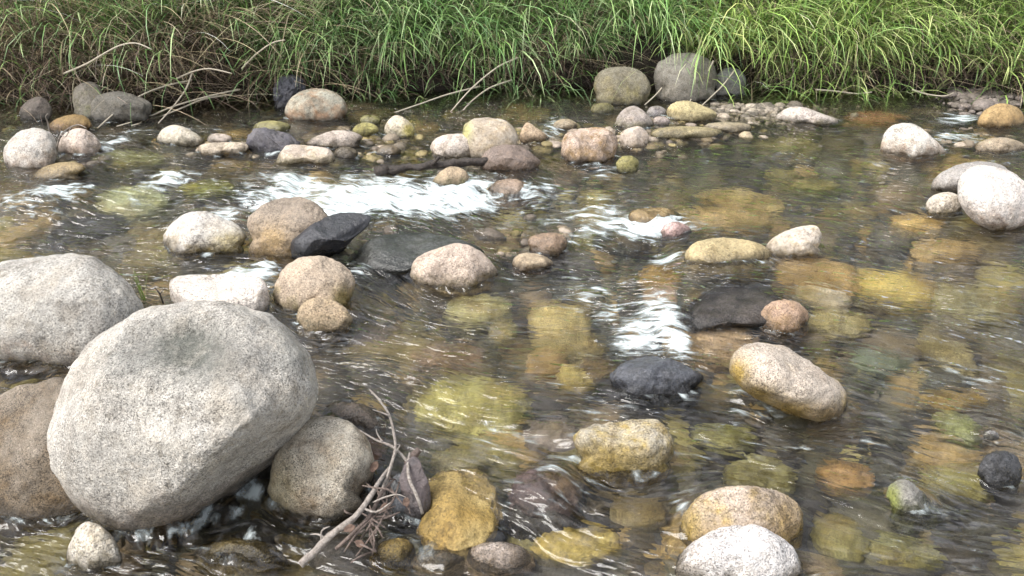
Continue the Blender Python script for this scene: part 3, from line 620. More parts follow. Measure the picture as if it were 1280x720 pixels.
# against and under the far bank
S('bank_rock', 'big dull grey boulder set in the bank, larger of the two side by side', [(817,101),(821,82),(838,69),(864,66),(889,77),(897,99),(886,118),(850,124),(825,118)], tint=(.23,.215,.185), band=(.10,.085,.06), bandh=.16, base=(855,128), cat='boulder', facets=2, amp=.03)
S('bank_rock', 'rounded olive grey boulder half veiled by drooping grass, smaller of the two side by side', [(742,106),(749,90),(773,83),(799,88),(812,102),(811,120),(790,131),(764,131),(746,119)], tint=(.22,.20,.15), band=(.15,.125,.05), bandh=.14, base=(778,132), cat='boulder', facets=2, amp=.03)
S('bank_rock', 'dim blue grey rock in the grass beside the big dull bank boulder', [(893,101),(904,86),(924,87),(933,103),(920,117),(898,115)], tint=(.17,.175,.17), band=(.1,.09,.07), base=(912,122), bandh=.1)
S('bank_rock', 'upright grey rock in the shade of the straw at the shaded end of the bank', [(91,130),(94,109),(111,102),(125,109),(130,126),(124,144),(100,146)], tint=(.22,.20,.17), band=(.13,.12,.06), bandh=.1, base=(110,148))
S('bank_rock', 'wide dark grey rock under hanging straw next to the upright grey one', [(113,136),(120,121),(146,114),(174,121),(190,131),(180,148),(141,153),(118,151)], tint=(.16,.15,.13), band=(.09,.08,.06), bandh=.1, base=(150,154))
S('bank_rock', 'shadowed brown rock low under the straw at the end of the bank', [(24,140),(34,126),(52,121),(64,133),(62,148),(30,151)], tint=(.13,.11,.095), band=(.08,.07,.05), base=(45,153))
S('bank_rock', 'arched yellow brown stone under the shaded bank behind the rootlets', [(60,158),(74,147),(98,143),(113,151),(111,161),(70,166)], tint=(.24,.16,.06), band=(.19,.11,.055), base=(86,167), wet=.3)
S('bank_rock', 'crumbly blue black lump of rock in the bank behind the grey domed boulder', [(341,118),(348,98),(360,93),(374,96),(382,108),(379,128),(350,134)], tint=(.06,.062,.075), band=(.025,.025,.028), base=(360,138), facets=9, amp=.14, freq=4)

# ------------------------------------------------------------------ stones lying under the water
def sunken(label, px, py, rx, ry, tint, depth=.03, thick=.6, cat='stone', seed=None, dark=None):
    seed = seed or int(px * 3 + py * 7)
    rng = np.random.default_rng(seed)
    D, Fc = ico(5 if rx > 40 else 4)
    tint = np.array(tint) * rng.normal(1, .10, 3).clip(.8, 1.25) * rng.uniform(.75, 1.1)
    B = D.copy()
    for _ in range(2):
        v = rng.normal(size=3); v[2] = abs(v[2]) + .8; v /= np.linalg.norm(v)
        q = np.maximum(B @ v - rng.uniform(.7, .88), 0)
        B = B - (q * .8)[:, None] * v
    B = B * (1 + .26 * fbm(D * 1.7 + seed, 3, seed) + .07 * fbm(D * 6, 3, seed + 1))[:, None]
    c = on_water(np.array(px), np.array(py), -depth)
    T = float((c - EYE) @ FWD)
    a = rx / F * T
    yb = on_plane(px, py + ry, c[2])[1]; yt = on_plane(px, py - ry, c[2])[1]
    b = (yt - yb) / 2
    hgt = thick * min(a, b)
    wl = float(level(c[0], c[1]))
    ang = rng.uniform(-.25, .25)
    X = B[:, 0] * a; Y = B[:, 1] * b
    V = np.stack([X * math.cos(ang) - Y * math.sin(ang) + c[0], X * math.sin(ang) + Y * math.cos(ang) + c[1], wl - depth - hgt + B[:, 2] * hgt], 1)
    hw = V[:, 2] - level(V[:, 0], V[:, 1])
    rag = fbm(V * 9, 4, seed + 3)
    col = np.array(tint)[None] * (1 + .9 * rag[:, None] * np.array([.8, .9, 1.3]))
    ex = smooth(-.1, .5, fbm(V * 5 + 9, 3, seed + 4))[:, None] * .5
    col = col * (1 - ex) + np.array(dark or (.24, .15, .035))[None] * ex
    cc = np.ones((len(V), 4), np.float32); cc[:, :3] = np.clip(col, .01, .8)
    org = np.array([c[0], c[1], V[:, 2].min()])
    me = mesh('submerged_stone', V, Fc, GRANITE_SMOOTH, org, True, {'tint': ('FLOAT_COLOR', cc), 'wet': ('FLOAT', np.full(len(V), .3))})
    return link('submerged_stone', me, org, label=label, cat=cat)

YEL = (.47, .38, .14); OLI = (.29, .265, .11); TAN = (.44, .35, .21); ORA = (.44, .29, .10); PAL = (.52, .46, .30); DRK = (.045, .042, .04)
for a in [
    ('big yellow oval stone under clear water between the egg shaped boulder and the angular one', 588, 496, 76, 32, YEL, .035),
    ('yellow slab under the pale flow in midstream, topmost of three overlapping ones', 698, 392, 40, 20, YEL, .03),
    ('broad olive yellow slab under the pale flow in midstream, middle of three overlapping ones', 714, 424, 46, 22, (.40, .36, .15), .04),
    ('small gold stone under the pale flow in midstream, lowest of three overlapping ones', 684, 450, 28, 15, (.38, .28, .10), .04),
    ('olive tan stone under water just in front of the blunt pinkish stone', 598, 380, 42, 18, TAN, .035),
    ('yellow green stone under water behind the blunt pinkish stone', 636, 298, 46, 14, OLI, .03),
    ('small olive stone under water beside the three overlapping slabs', 628, 412, 18, 12, OLI, .04),
    ('yellow stone under water between the overlapping slabs and the blue black rock', 722, 468, 26, 18, YEL, .04),
    ('dark green stone under water beside the thin white fall', 738, 300, 26, 11, OLI, .03),
    ('orange stone under water below the small pink streaked stone', 828, 342, 28, 14, ORA, .03),
    ('pale olive stone under water below the orange one', 838, 366, 30, 14, PAL, .035),
    ('broad pale yellow stone washed by a thin sheet of water, above the long slanting boulder', 888, 412, 58, 24, PAL, .012),
    ('wide yellow stone under smooth water below the pale wedge shaped stone', 1020, 336, 56, 22, YEL, .03),
    ('olive yellow stone under water next to the small round rosy stone', 1046, 396, 40, 14, YEL, .035),
    ('pale stone under water between the yellow one and the olive yellow one', 1030, 366, 34, 12, PAL, .035),
    ('sunken yellow ledge near the right edge of the stream, half overlapped by a tan one', 1124, 352, 56, 20, YEL, .035),
    ('sunken tan ledge reaching the right edge of the stream beside a yellow one', 1212, 366, 56, 22, (.42, .33, .16), .035),
    ('tall olive stone deep under water below the sunken ledges', 1182, 432, 28, 26, OLI, .05),
    ('orange brown stone under rippled water near the right edge', 1196, 497, 42, 12, ORA, .03),
    ('olive stone under water beneath the orange brown one', 1198, 528, 26, 20, OLI, .03),
    ('orange gold stone under water between the long slanting boulder and the mossy slanted one', 1058, 590, 34, 18, ORA, .03),
    ('olive green stone with a reddish top under water above the rounded pinkish ochre boulder', 950, 586, 44, 26, OLI, .04),
    ('orange yellow stone under water at the lower edge beside the pink grey dome', 722, 672, 54, 22, ORA, .03),
    ('dim green stone under water at the lower edge by the rounded pinkish ochre boulder', 1048, 668, 34, 26, OLI, .06),
    ('pale green stone under the white water of the upper current', 165, 243, 45, 15, PAL, .02),
    ('bright green weed covered stone under the upper current behind the white riffle', 258, 231, 36, 7, (.25, .30, .06), .015),
    ('olive stone under water beside the pink bleached dome', 160, 196, 50, 8, OLI, .03),
    ('broad olive stone under the far pool beneath the wide open water', 925, 247, 52, 12, YEL, .035),
    ('large yellow stone under the pool above the wide flat boulder', 905, 270, 60, 12, YEL, .035),
    ('small olive stone under the middle of the far pool', 1020, 230, 30, 6, OLI, .03),
    ('orange stone under shallow water below the grassy bank', 1095, 146, 40, 6, ORA, .03),
    ('green stone under the far pool near the long low white stone', 985, 180, 42, 8, OLI, .04),
    ('yellow stone under water near the small cream edge stone', 1150, 275, 34, 9, YEL, .035),
    ('tan stone under smooth water above the sunken ledges', 1180, 310, 44, 12, TAN, .04),
    ('yellow stone under rippled water between the rapids and the branch', 520, 196, 34, 8, OLI, .03),
    ('tan stone under the foam of the main rapids', 395, 245, 34, 7, TAN, .012),
    ('dark stone under the smooth hump of water below the main rapids', 512, 296, 72, 22, DRK, .012),
    ('dark broad stone under the long brown hump of water', 905, 364, 92, 26, DRK, .02),
    ('dark brown stone under the bubbling hump beside the orange gold slab', 682, 604, 44, 32, (.10, .085, .06), .015),
    ('dark stone under the lip of water before the blue black rock', 752, 454, 28, 14, DRK, .012),
    ('brown stone under water behind the egg shaped boulder and the twigs', 452, 545, 30, 30, (.2, .14, .09), .05),
    ('orange gold algae covered slab just breaking the surface beside the slate and twigs', 572, 622, 54, 50, (.35, .24, .085), -.016, .5, 'stone', 31),
    ('olive tan stone under water above the orange gold slab', 580, 572, 40, 16, OLI, .03),
    ('dark stone under water left of the small black riffle', 775, 296, 42, 12, DRK, .012),
    ('olive stone under water below the long slanting boulder', 905, 545, 40, 14, OLI, .05),
    ('tan stone under water in the calm flow below the dark hump', 560, 445, 44, 14, (.22, .17, .1), .08),
    ('brown stone under water by the reddish tan stone', 478, 425, 40, 16, (.16, .13, .08), .08),
    ('grey stone deep under water at the middle of the near current', 690, 540, 36, 20, (.2, .22, .19), .05),
    ('dull olive stone deep under water by the mossy slanted one', 1200, 600, 46, 20, OLI, .06),
    ('dull tan stone deep under water near the lower edge', 800, 640, 40, 20, (.18, .14, .09), .06),
    ('dim olive stone deep under water at the lower corner', 1130, 690, 44, 18, OLI, .07),
    ('dim grey stone deep under water between the sunken ledges and the slanting boulder', 1100, 450, 40, 14, (.18, .17, .13), .06),
    ('dark stone in the riffle under the shaded bank', 110, 272, 50, 14, DRK, .015),
]:
    sunken(*a)

# ------------------------------------------------------------------ ground: bed of the stream, near shore and far bank
def bank_edge(x):
    return 5.95 + .10 * np.sin(x * 1.1 + .6) + .12 * fbm(np.stack([x * 1.3, x * 0, x * 0 + 3], -1), 3, 4) - .40 * smooth(-1.6, -3.2, x) - .05 * smooth(2.2, 3.4, x)

gx = np.concatenate([np.linspace(-60, -5, 24)[:-1], np.linspace(-5, 5, 300), np.linspace(5, 60, 24)[1:]])
gy = np.concatenate([np.linspace(-30, 0, 12)[:-1], np.linspace(0, 9, 300), np.linspace(9, 90, 24)[1:]])
X, Y = np.meshgrid(gx, gy)
Z = level(np.clip(X, -5, 5), np.clip(Y, .8, 6.4)) - .20
P3 = np.stack([X, Y, np.zeros_like(X)], -1)
Z += .05 * fbm(P3 * 2.2, 4, 11)
yb = bank_edge(X)
d = Y - yb
up = smooth(-.05, .12, d) * (.42 + .07 * fbm(P3 * 3, 3, 12)) + np.clip(d - .1, 0, 3.2) * .62 + .10 * smooth(.1, 1, d) * fbm(P3 * 1.2, 3, 13)
Z = Z + up
near = smooth(1.15, .2, Y)
Z += near * .35
me_faces = []
ny, nx = X.shape
idx = np.arange(nx * ny).reshape(ny, nx)
FQ = np.stack([idx[:-1, :-1], idx[:-1, 1:], idx[1:, 1:], idx[1:, :-1]], -1).reshape(-1, 4)
V = np.stack([X, Y, Z], -1).reshape(-1, 3)
cen_y = V[FQ].mean(1); onbank = cen_y[:, 1] > bank_edge(cen_y[:, 0]) - .06
def submesh(name, sel, mat, label_kind):
    f = FQ[sel]; u, inv = np.unique(f, return_inverse=True)
    me = mesh(name, V[u], inv.reshape(-1, 4), mat)
    return link(name, me, kind='structure')
submesh('streambed', ~onbank, BED, 0)
submesh('bank', onbank, SOIL, 0)
def ground_z(x, y):
    x = np.asarray(x, float); y = np.asarray(y, float)
    i = np.clip(np.searchsorted(gx, x) - 1, 0, nx - 2); j = np.clip(np.searchsorted(gy, y) - 1, 0, ny - 2)
    u = (x - gx[i]) / (gx[i + 1] - gx[i]); v = (y - gy[j]) / (gy[j + 1] - gy[j])
    return (Z[j, i] * (1 - u) + Z[j, i + 1] * u) * (1 - v) + (Z[j + 1, i] * (1 - u) + Z[j + 1, i + 1] * u) * v

# loose pebbles over the bed and on the little gravel spit
D2, F2 = ico(2)
VV = []; FF = []; CC = []; off = 0
PAL_ = np.array([(.06,.055,.05), (.10,.08,.05), (.17,.135,.06), (.22,.19,.07), (.12,.11,.095), (.26,.185,.075), (.045,.04,.037), (.19,.145,.09), (.09,.085,.06)])
def pebble(x, y, z, r, col):
    global off
    s = RNG.uniform(.65, 1.25, 3) * r; s[2] *= .6
    a = RNG.uniform(0, 6.28)
    B = D2 * (1 + .18 * fbm(D2 * 1.6 + RNG.uniform(0, 99), 2, 3))[:, None] * s
    Bx = B[:, 0] * math.cos(a) - B[:, 1] * math.sin(a); By = B[:, 0] * math.sin(a) + B[:, 1] * math.cos(a)
    VV.append(np.stack([Bx + x, By + y, B[:, 2] + z], 1)); FF.append(F2 + off); off += len(D2)
    CC.append(np.tile(col, (len(D2), 1)))
for _ in range(3200):
    y = RNG.uniform(.9, 6.0); x = RNG.uniform(-.75, .75) * (y + .6)
    if y > bank_edge(np.array(x)) - .05: continue
    r = min(RNG.gamma(2.2, .022) + .014, .14)
    pebble(x, y, float(ground_z(x, y)) + r * .2, r, PAL_[RNG.integers(len(PAL_))] * RNG.uniform(.6, 1.7))
for (cx, cy, sx, sy, cnt) in [(445,178,55,14,70),(770,170,80,16,110),(280,185,40,8,30),(640,172,40,12,30),(85,205,40,8,20),(870,165,60,8,50),(1215,170,40,10,25),(660,300,40,14,16),(420,300,60,12,14)]:
    for _ in range(cnt):
        p = on_water(RNG.normal(cx, sx * .7), RNG.normal(cy, sy * .7))
        if p[1] > bank_edge(np.array(p[0])) - .08: continue
        r = min(RNG.gamma(3, .009) + .012, .07)
        pebble(p[0], p[1], p[2] - r * RNG.uniform(.2, .75), r, np.array([(.36,.29,.19), (.27,.22,.10), (.22,.18,.13), (.40,.33,.26), (.16,.13,.1)][RNG.integers(5)]) * RNG.uniform(.7, 1.15))
me = mesh('pebbles', np.vstack(VV), np.vstack(FF), GRANITE_SMOOTH, attrs={'tint': ('FLOAT_COLOR', np.hstack([np.vstack(CC), np.ones((off, 1))])), 'wet': ('FLOAT', np.full(off, .4))})
link('pebbles', me, label='small mixed pebbles strewn over the bed of the stream', cat='pebbles', kind='stuff')

# gravel spit at the foot of the bank, under the grass tussocks
VV = []; FF = []; CC = []; off = 0
for _ in range(900):
    px = RNG.normal(935, 45); py = RNG.normal(139, 7)
    if not (128 < py < 156): continue
    p = on_water(np.array(px), np.array(py))
    r = RNG.gamma(2, .006) + .006
    e = math.exp(-((px - 935) / 70) ** 2 - ((py - 137) / 9) ** 2)
    pebble(p[0], p[1], p[2] - .03 + .05 * e * RNG.uniform(.3, 1), r, np.array([(.30,.26,.2), (.22,.19,.15), (.36,.31,.25), (.16,.14,.11)][RNG.integers(4)]) * RNG.uniform(.7, 1.2))
for _ in range(500):
    px = RNG.normal(1232, 22); py = RNG.normal(125, 8)
    p = on_water(np.array(px), np.array(py)); r = RNG.gamma(2, .007) + .006
    pebble(p[0], p[1], p[2] - .02 + .05 * RNG.uniform(.2, 1), r, np.array([(.2,.17,.15), (.14,.12,.1), (.26,.22,.19)][RNG.integers(3)]) * RNG.uniform(.7, 1.2))
me = mesh('gravel', np.vstack(VV), np.vstack(FF), GRANITE_SMOOTH, attrs={'tint': ('FLOAT_COLOR', np.hstack([np.vstack(CC), np.ones((off, 1))])), 'wet': ('FLOAT', np.full(off, .2))})
link('gravel', me, label='light brown gravel washed up along the foot of the grassy bank', cat='gravel', kind='stuff')

# ------------------------------------------------------------------ the water
# a sheet laid out fine near the eye and coarser away from it, as wide as the stream
gpx = np.arange(-700, 1981, 2.6); 
dep = np.concatenate([np.linspace(R(13.5), R(58), 380)])
ys = 1.56 / np.tan(dep)
ys = ys[::-1]
xs_n = np.linspace(-1.15, 1.15, 900)
WY = np.repeat(ys[:, None], len(xs_n), 1)
WX = xs_n[None, :] * (WY * .95 + .5)
LV = level(WX, WY)
A = R(-14)
zc = (WX + 1j * WY) * np.exp(-1j * A)
# a wandering current
wa = .22 * fbm(np.stack([WX * .7, WY * .7, WX * 0], -1), 2, 51); wb = .14 * fbm(np.stack([WX * .9, WY * .9, WX * 0 + 7], -1), 2, 52)
pot = zc + wa + 1j * wb
near_stone = np.full(WX.shape, 9.0)
for (cx, cy, a, b) in STONES:
    c = (cx + 1j * cy) * np.exp(-1j * A)
    rr = max(.6 * a + .4 * b, .02)
    dzc = zc - c
    m = np.maximum(np.abs(dzc), rr)
    pot = pot + .5 * rr ** 2 * np.conj(dzc) / (m ** 2)
    q = np.sqrt(((WX - cx) / max(a, .02)) ** 2 + ((WY - cy) / max(b, .02)) ** 2)
    near_stone = np.minimum(near_stone, (q - 1) * min(a, b))
PHI, PSI = pot.real, pot.imag
# white water, (px, py, rx, ry, strength)
FOAM = [(470,252,160,23,1.25),(360,226,60,10,.8),(660,246,60,12,.6),(385,232,62,10,.85),(580,240,45,22,.95),(410,255,60,10,.7),(470,262,90,10,1.0),(62,243,58,14,.95),(208,228,30,11,.8),(140,178,22,8,.9),(150,168,40,8,.45),(290,266,26,12,.65),
 (312,347,50,10,1.1),(250,352,34,8,.8),(325,335,34,8,.8),(785,288,74,13,1.1),(730,272,50,9,.7),(735,268,40,10,.45),(840,287,22,8,.7),(835,325,20,9,.9),(820,396,28,24,1.05),(800,422,36,20,1.05),(778,398,34,16,.7),(815,432,12,12,.7),(735,372,45,16,.4),(752,216,20,13,1.0),
 (690,160,28,10,.7),(690,248,90,12,.4),(1197,150,26,8,.95),(1190,172,55,8,.55),(322,616,14,12,.9),(848,430,16,20,.85),(655,556,28,14,.4),(708,520,28,12,.42),(848,634,16,9,.5),
 (925,522,14,9,.5),(1185,458,34,10,.35),(462,335,22,10,.5),(850,575,40,20,.25),(700,590,20,30,.4),(600,545,60,16,.28),(1000,560,70,10,.32),(640,640,30,40,.15),(200,245,90,18,.35),(300,235,70,12,.4),
 (1080,200,50,6,.25),(790,545,14,30,.2),(1230,475,30,20,.25),(660,350,60,10,.15),(890,395,26,8,.2),(740,510,20,20,.35),(60,262,60,6,.3),(560,225,60,8,.35),(770,600,60,20,.25),(1150,560,50,10,.2),(440,180,50,8,.2),(250,163,40,5,.3)]
foam = np.zeros(WX.shape)
wob = fbm(np.stack([WX * 6, WY * 6, WX * 0], -1), 3, 61)
for (px, py, a, b, s) in FOAM:
    c = on_water(np.array(px), np.array(py))
    sx = a / F * float((c - EYE) @ FWD)
    sy = (on_plane(px, py - b, c[2])[1] - on_plane(px, py + b, c[2])[1]) / 2
    q = ((WX - c[0]) / sx) ** 2 + ((WY - c[1]) / sy) ** 2
    foam = np.maximum(foam, s * np.exp(-q * .9) * (1 + .75 * wob))
foam = np.maximum(foam, .22 * np.exp(-np.maximum(near_stone, 0) / .02) * np.clip(1 + wob * 2, 0, 2))
turb = np.clip(foam, 0, 1)
foam = np.minimum(foam, 1.0)
st1 = fbm(np.stack([PHI * 2.6, PSI * 9, PHI * 0], -1), 2, 71)
st2 = fbm(np.stack([PHI * 5.5, PSI * 25, PHI * 0 + 5], -1), 2, 72)
st3 = fbm(np.stack([PHI * 22, PSI * 44, PHI * 0 + 9], -1), 1, 73)
iso2 = fbm(np.stack([WX * 9, WY * 9, WX * 0 + 3], -1), 2, 75)
iso = fbm(np.stack([WX * 22, WY * 22, WX * 0], -1), 4, 74)
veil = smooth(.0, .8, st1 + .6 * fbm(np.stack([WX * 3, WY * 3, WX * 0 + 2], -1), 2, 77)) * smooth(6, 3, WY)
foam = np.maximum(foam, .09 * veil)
WZ = LV + .015 * st1 + 0.013 * st2 + .003 * st3 + turb * (.007 * iso + .026 * iso2 + .014) + .003 * iso * smooth(-.2, .5, wob)
WZ += .006 * np.exp(-np.maximum(near_stone, 0) / .012)
painted_sheen = (.02 + .07 * smooth(4.6, 2.9, WY)) * (1 + .5 * fbm(np.stack([WX * 1.5, WY * 1.5, WX * 0 + 4], -1), 2, 79)) * smooth(0, .5, bank_edge(WX) - WY)  # strength of the painted sky reflection, fading away from the eye
idw = np.arange(WX.size).reshape(WX.shape)
FW = np.stack([idw[:-1, :-1], idw[:-1, 1:], idw[1:, 1:], idw[1:, :-1]], -1).reshape(-1, 4)
fl3 = np.stack([PHI, PSI, np.zeros_like(PHI)], -1).reshape(-1, 3)
me = mesh('water', np.stack([WX, WY, WZ], -1).reshape(-1, 3), FW, WATER, attrs={'flow': ('FLOAT_VECTOR', fl3), 'painted_sheen': ('FLOAT', painted_sheen.ravel()), 'foam': ('FLOAT', foam.ravel())})
link('water', me, kind='structure')

# ------------------------------------------------------------------ grass on the far bank
class Blades:
    """many bent strips gathered into one mesh"""
    def __init__(self): self.V = []; self.F = []; self.C = []; self.n = 0
    def add(self, roots, heading, length, width, lean, droop, cols, seg=6):
        """arrays: roots (n,3), heading angle, length, width, lean from upright at root (rad), droop (rad added to the tip)"""
        n = len(roots)
        t = np.linspace(0, 1, seg + 1)
        ang = lean[:, None] + droop[:, None] * t[None] ** 1.3
        ds = (length / seg)[:, None]
        h = np.concatenate([np.zeros((n, 1)), np.cumsum(np.sin(ang[:, :-1]) * ds, 1)], 1)
        z = np.concatenate([np.zeros((n, 1)), np.cumsum(np.cos(ang[:, :-1]) * ds, 1)], 1)
        hx, hy = np.cos(heading), np.sin(heading)
        sway = RNG.normal(0, .06, n)[:, None] * length[:, None] * t[None] ** 2
        px = roots[:, 0:1] + h * hx[:, None] - sway * hy[:, None]
        py = roots[:, 1:2] + h * hy[:, None] + sway * hx[:, None]
        pz = roots[:, 2:3] + z
        w = width[:, None] * (1 - t[None] ** 2.2 * .92) * .5
        tw = RNG.uniform(-.9, .9, n) + heading + math.pi / 2
        wx, wy = np.cos(tw)[:, None] * w, np.sin(tw)[:, None] * w
        a = np.stack([px - wx, py - wy, pz], -1); b = np.stack([px + wx, py + wy, pz + w * .35], -1)
        V = np.stack([a, b], 2).reshape(n, -1, 3)
        k = 2 * (seg + 1)
        base = self.n + np.arange(n)[:, None, None] * k
        q = np.array([[2 * i, 2 * i + 1, 2 * i + 3, 2 * i + 2] for i in range(seg)])[None]
        self.F.append((base + q).reshape(-1, 4)); self.V.append(V.reshape(-1, 3))
        tt = np.repeat(t, 2)[None, :, None]
        self.C.append((cols[:, None, :] * (1 + .15 * (tt - .5))).reshape(-1, 3))
        self.n += n * k
    def mesh(self, name, origin=(0, 0, 0)):
        C = np.vstack(self.C)
        return mesh(name, np.vstack(self.V), np.vstack(self.F), BLADE, origin, True, {'tint': ('FLOAT_COLOR', np.hstack([np.clip(C, .005, .9), np.ones((len(C), 1))]))})

GREENS = np.array([(.12, .20, .065), (.17, .26, .08), (.24, .33, .12), (.08, .145, .05), (.33, .39, .19), (.15, .23, .10), (.27, .31, .16)])
STRAW = np.array([(.40, .33, .21), (.30, .235, .16), (.22, .165, .13), (.48, .41, .29), (.17, .125, .105)])

def pick(pal, n, jit=.24):
    k = np.where(RNG.uniform(size=(n, 1)) < .14, 1.7, 1.0)
    return pal[RNG.integers(len(pal), size=n)] * (1 + RNG.normal(0, jit, (n, 1))).clip(.4, 1.7) * k

green = Blades(); straw = Blades()
# tussocks up the slope, their blades fanning out and hanging towards the water
def tussock(bl, x, y, n, L, pal, out=1.0, spread=.12, z=None, toward=-math.pi / 2, fan=1.1, width=.0055, droop=(.7, 1.9), lean=(.1, .7)):
    n = max(int(n), 2)
    r = np.abs(RNG.normal(0, spread, n)); a = RNG.uniform(0, 2 * math.pi, n)
    rx, ry = x + r * np.cos(a), y + r * np.sin(a) * .7
    rz = ground_z(rx, ry) - .02 if z is None else np.full(n, z)
    roots = np.stack([rx, ry, rz], 1)
    hd = np.where(RNG.uniform(size=n) < .72, RNG.normal(toward, fan, n), RNG.uniform(0, 2 * math.pi, n))
    bl.add(roots, hd, L * RNG.uniform(.55, 1.15, n), width * RNG.uniform(.4, 1.6, n), RNG.uniform(*lean, n) * out, RNG.uniform(*droop, n), pick(pal, n))

XL, XR = -5.6, 5.6
for row, (dy, cnt, nb, L) in enumerate([(.05, 84, 34, .32), (.14, 80, 60, .44), (.30, 70, 80, .60), (.52, 62, 80, .64), (.8, 58, 75, .68), (1.2, 54, 70, .7), (1.7, 50, 60, .75), (2.4, 46, 50, .8), (3.1, 42, 45, .85)]):
    for i in range(cnt):
        x = XL + (XR - XL) * (i + RNG.uniform(.1, .9)) / cnt
        e = float(bank_edge(np.array(x)))
        y = e + dy + RNG.normal(0, .09)
        g = fbm(np.array([[x * .8, y * .8, 2.0]]), 2, 81)[0]
        dryleft = float(smooth(-1.3, -2.6, np.array(x)))
        mid = math.exp(-((x - .28) / .34) ** 2)
        rightbright = float(smooth(.9, 2.2, np.array(x)))
        pal = GREENS * (1 + .25 * g)
        if rightbright > .3: pal = pal * np.array([1.12, 1.1, .9])
        else: pal = pal * np.array([.92, 1.0, 1.0])
        n = int(nb * (1 - .75 * dryleft * (row < 3)) * (1 - .35 * mid * (row < 3)))
        if row < 2 and RNG.uniform() < .22: n = int(n * .15)      # gaps where the bank shows
        if abs(x - 1.0) < .34 and row < 2: n = int(n * .12); 
        if abs(x - 1.45) < .34 and row < 2: n = int(n * .12)
        tussock(green, x, y, n, L * (1.15 if row < 4 else 1) * RNG.uniform(.75, 1.45), pal * 1.5, width=.0104, droop=(1.2, 2.6) if row < 3 else (.7, 2.0), lean=(.3, 1.0) if row < 3 else (.1, .75), fan=.85)
        ns = int(30 + 44 * dryleft * (row < 3) + 46 * mid * (row < 4)) if row < 5 else 12
        if abs(x - 1.2) < .55 and row < 2: ns = 3
        tussock(straw, x, y, ns, L * RNG.uniform(.8, 1.15), STRAW, width=.0062, droop=(1.2, 2.4), lean=(.3, 1.1), fan=1.3)
# dead stems matted along the foot of the bank
n = 3400
x = RNG.uniform(XL, XR, n)
keep = (np.abs(x - 1.2) > .55) | (RNG.uniform(size=n) < .1)
x = x[keep]; n = len(x)
e = bank_edge(x)
y = e + RNG.uniform(-.02, .28, n)
z = np.maximum(ground_z(x, y), .3) + RNG.uniform(-.12, .14, n)
hd = np.where(RNG.uniform(size=n) < .5, RNG.normal(-.45, .5, n), RNG.normal(math.pi + .5, .5, n))
straw.add(np.stack([x, y, z], 1), hd, RNG.uniform(.25, .75, n), RNG.uniform(.004, .0075, n), RNG.uniform(1.0, 1.7, n), RNG.uniform(.1, .8, n), pick(STRAW * .75, n), 7)
n = 1400
x = RNG.uniform(XL, XR, n); x = x[np.abs(x - 1.2) > .5]; n = len(x)
y = bank_edge(x) + RNG.uniform(-.06, .05, n); z = RNG.uniform(.26, .46, n)
straw.add(np.stack([x, y, z], 1), RNG.normal(-math.pi / 2, .9, n), RNG.uniform(.12, .34, n), RNG.uniform(.003, .006, n), RNG.uniform(1.5, 2.3, n), RNG.uniform(.3, .9, n), pick(np.array([(.10, .07, .05), (.16, .11, .085), (.22, .17, .13)]), n), 6)
# the shaded end of the bank: long dry stems sweeping sideways over a hollow
n = 1000
x = RNG.uniform(-4.6, -1.5, n); e = bank_edge(x)
y = e + RNG.uniform(-.05, .45, n)
z = ground_z(x, y) + RNG.uniform(0.02, .26, n)
hd = np.where(RNG.uniform(size=n) < .65, RNG.normal(-.35, .35, n), RNG.normal(math.pi + .3, .4, n))
straw.add(np.stack([x, y, z], 1), hd, RNG.uniform(.5, 1.15, n), RNG.uniform(.004, .009, n), RNG.uniform(.6, 1.35, n), RNG.uniform(.3, 1.1, n), pick(STRAW * 1.5, n), 8)
link('grass', green.mesh('grass'), label='long green grass hanging over the far bank of the stream', cat='grass', kind='stuff')
link('dry_grass', straw.mesh('dry_grass'), label='dead straw coloured grass stems matted along the foot of the far bank', cat='dry grass', kind='stuff')

# tussocks one can tell apart
for lab, px, py, n, L, pal, dr in [
    ('drooping green tussock with straw tips trailing to the water beside the far gravel', 1196, 104, 260, .50, GREENS * np.array([1.2, 1.12, .85]), (1.5, 2.5)),
    ('bright yellow green tussock fanning out over the gravel spit', 985, 108, 260, .42, GREENS * np.array([1.35, 1.25, .9]), (1.1, 2.2)),
    ('dark green tussock drooping over the smaller of the two bank boulders', 745, 72, 200, .46, GREENS * np.array([.85, .95, .9]), (1.4, 2.5)),
    ('green tussock arching down between the grey domed boulder and the crossing straw stems', 510, 98, 200, .40, GREENS, (1.3, 2.3))]:
    p = on_plane(px, py, .5)
    e = float(bank_edge(np.array(p[0])))
    root = np.array([p[0], e + .10, 0]); root[2] = float(ground_z(root[0], root[1]))
    o = bpy.data.objects.new('grass_tussock', None); COL.objects.link(o); o.location = root
    o['label'] = lab; o['category'] = 'grass tussock'; o['group'] = 'tussocks at the edge of the bank'
    gb = Blades(); tussock(gb, 0 + root[0], root[1], n, L, pal, spread=.07, z=root[2], droop=dr, fan=.9, lean=(.15, .8), width=.010)
    link('green_blades', gb.mesh('green_blades', root), parent=o)
    sb = Blades(); tussock(sb, root[0], root[1], n // 6, L, STRAW, spread=.07, z=root[2], droop=dr, fan=1.1, lean=(.3, .9), width=.007)
    link('dead_blades', sb.mesh('dead_blades', root), parent=o)

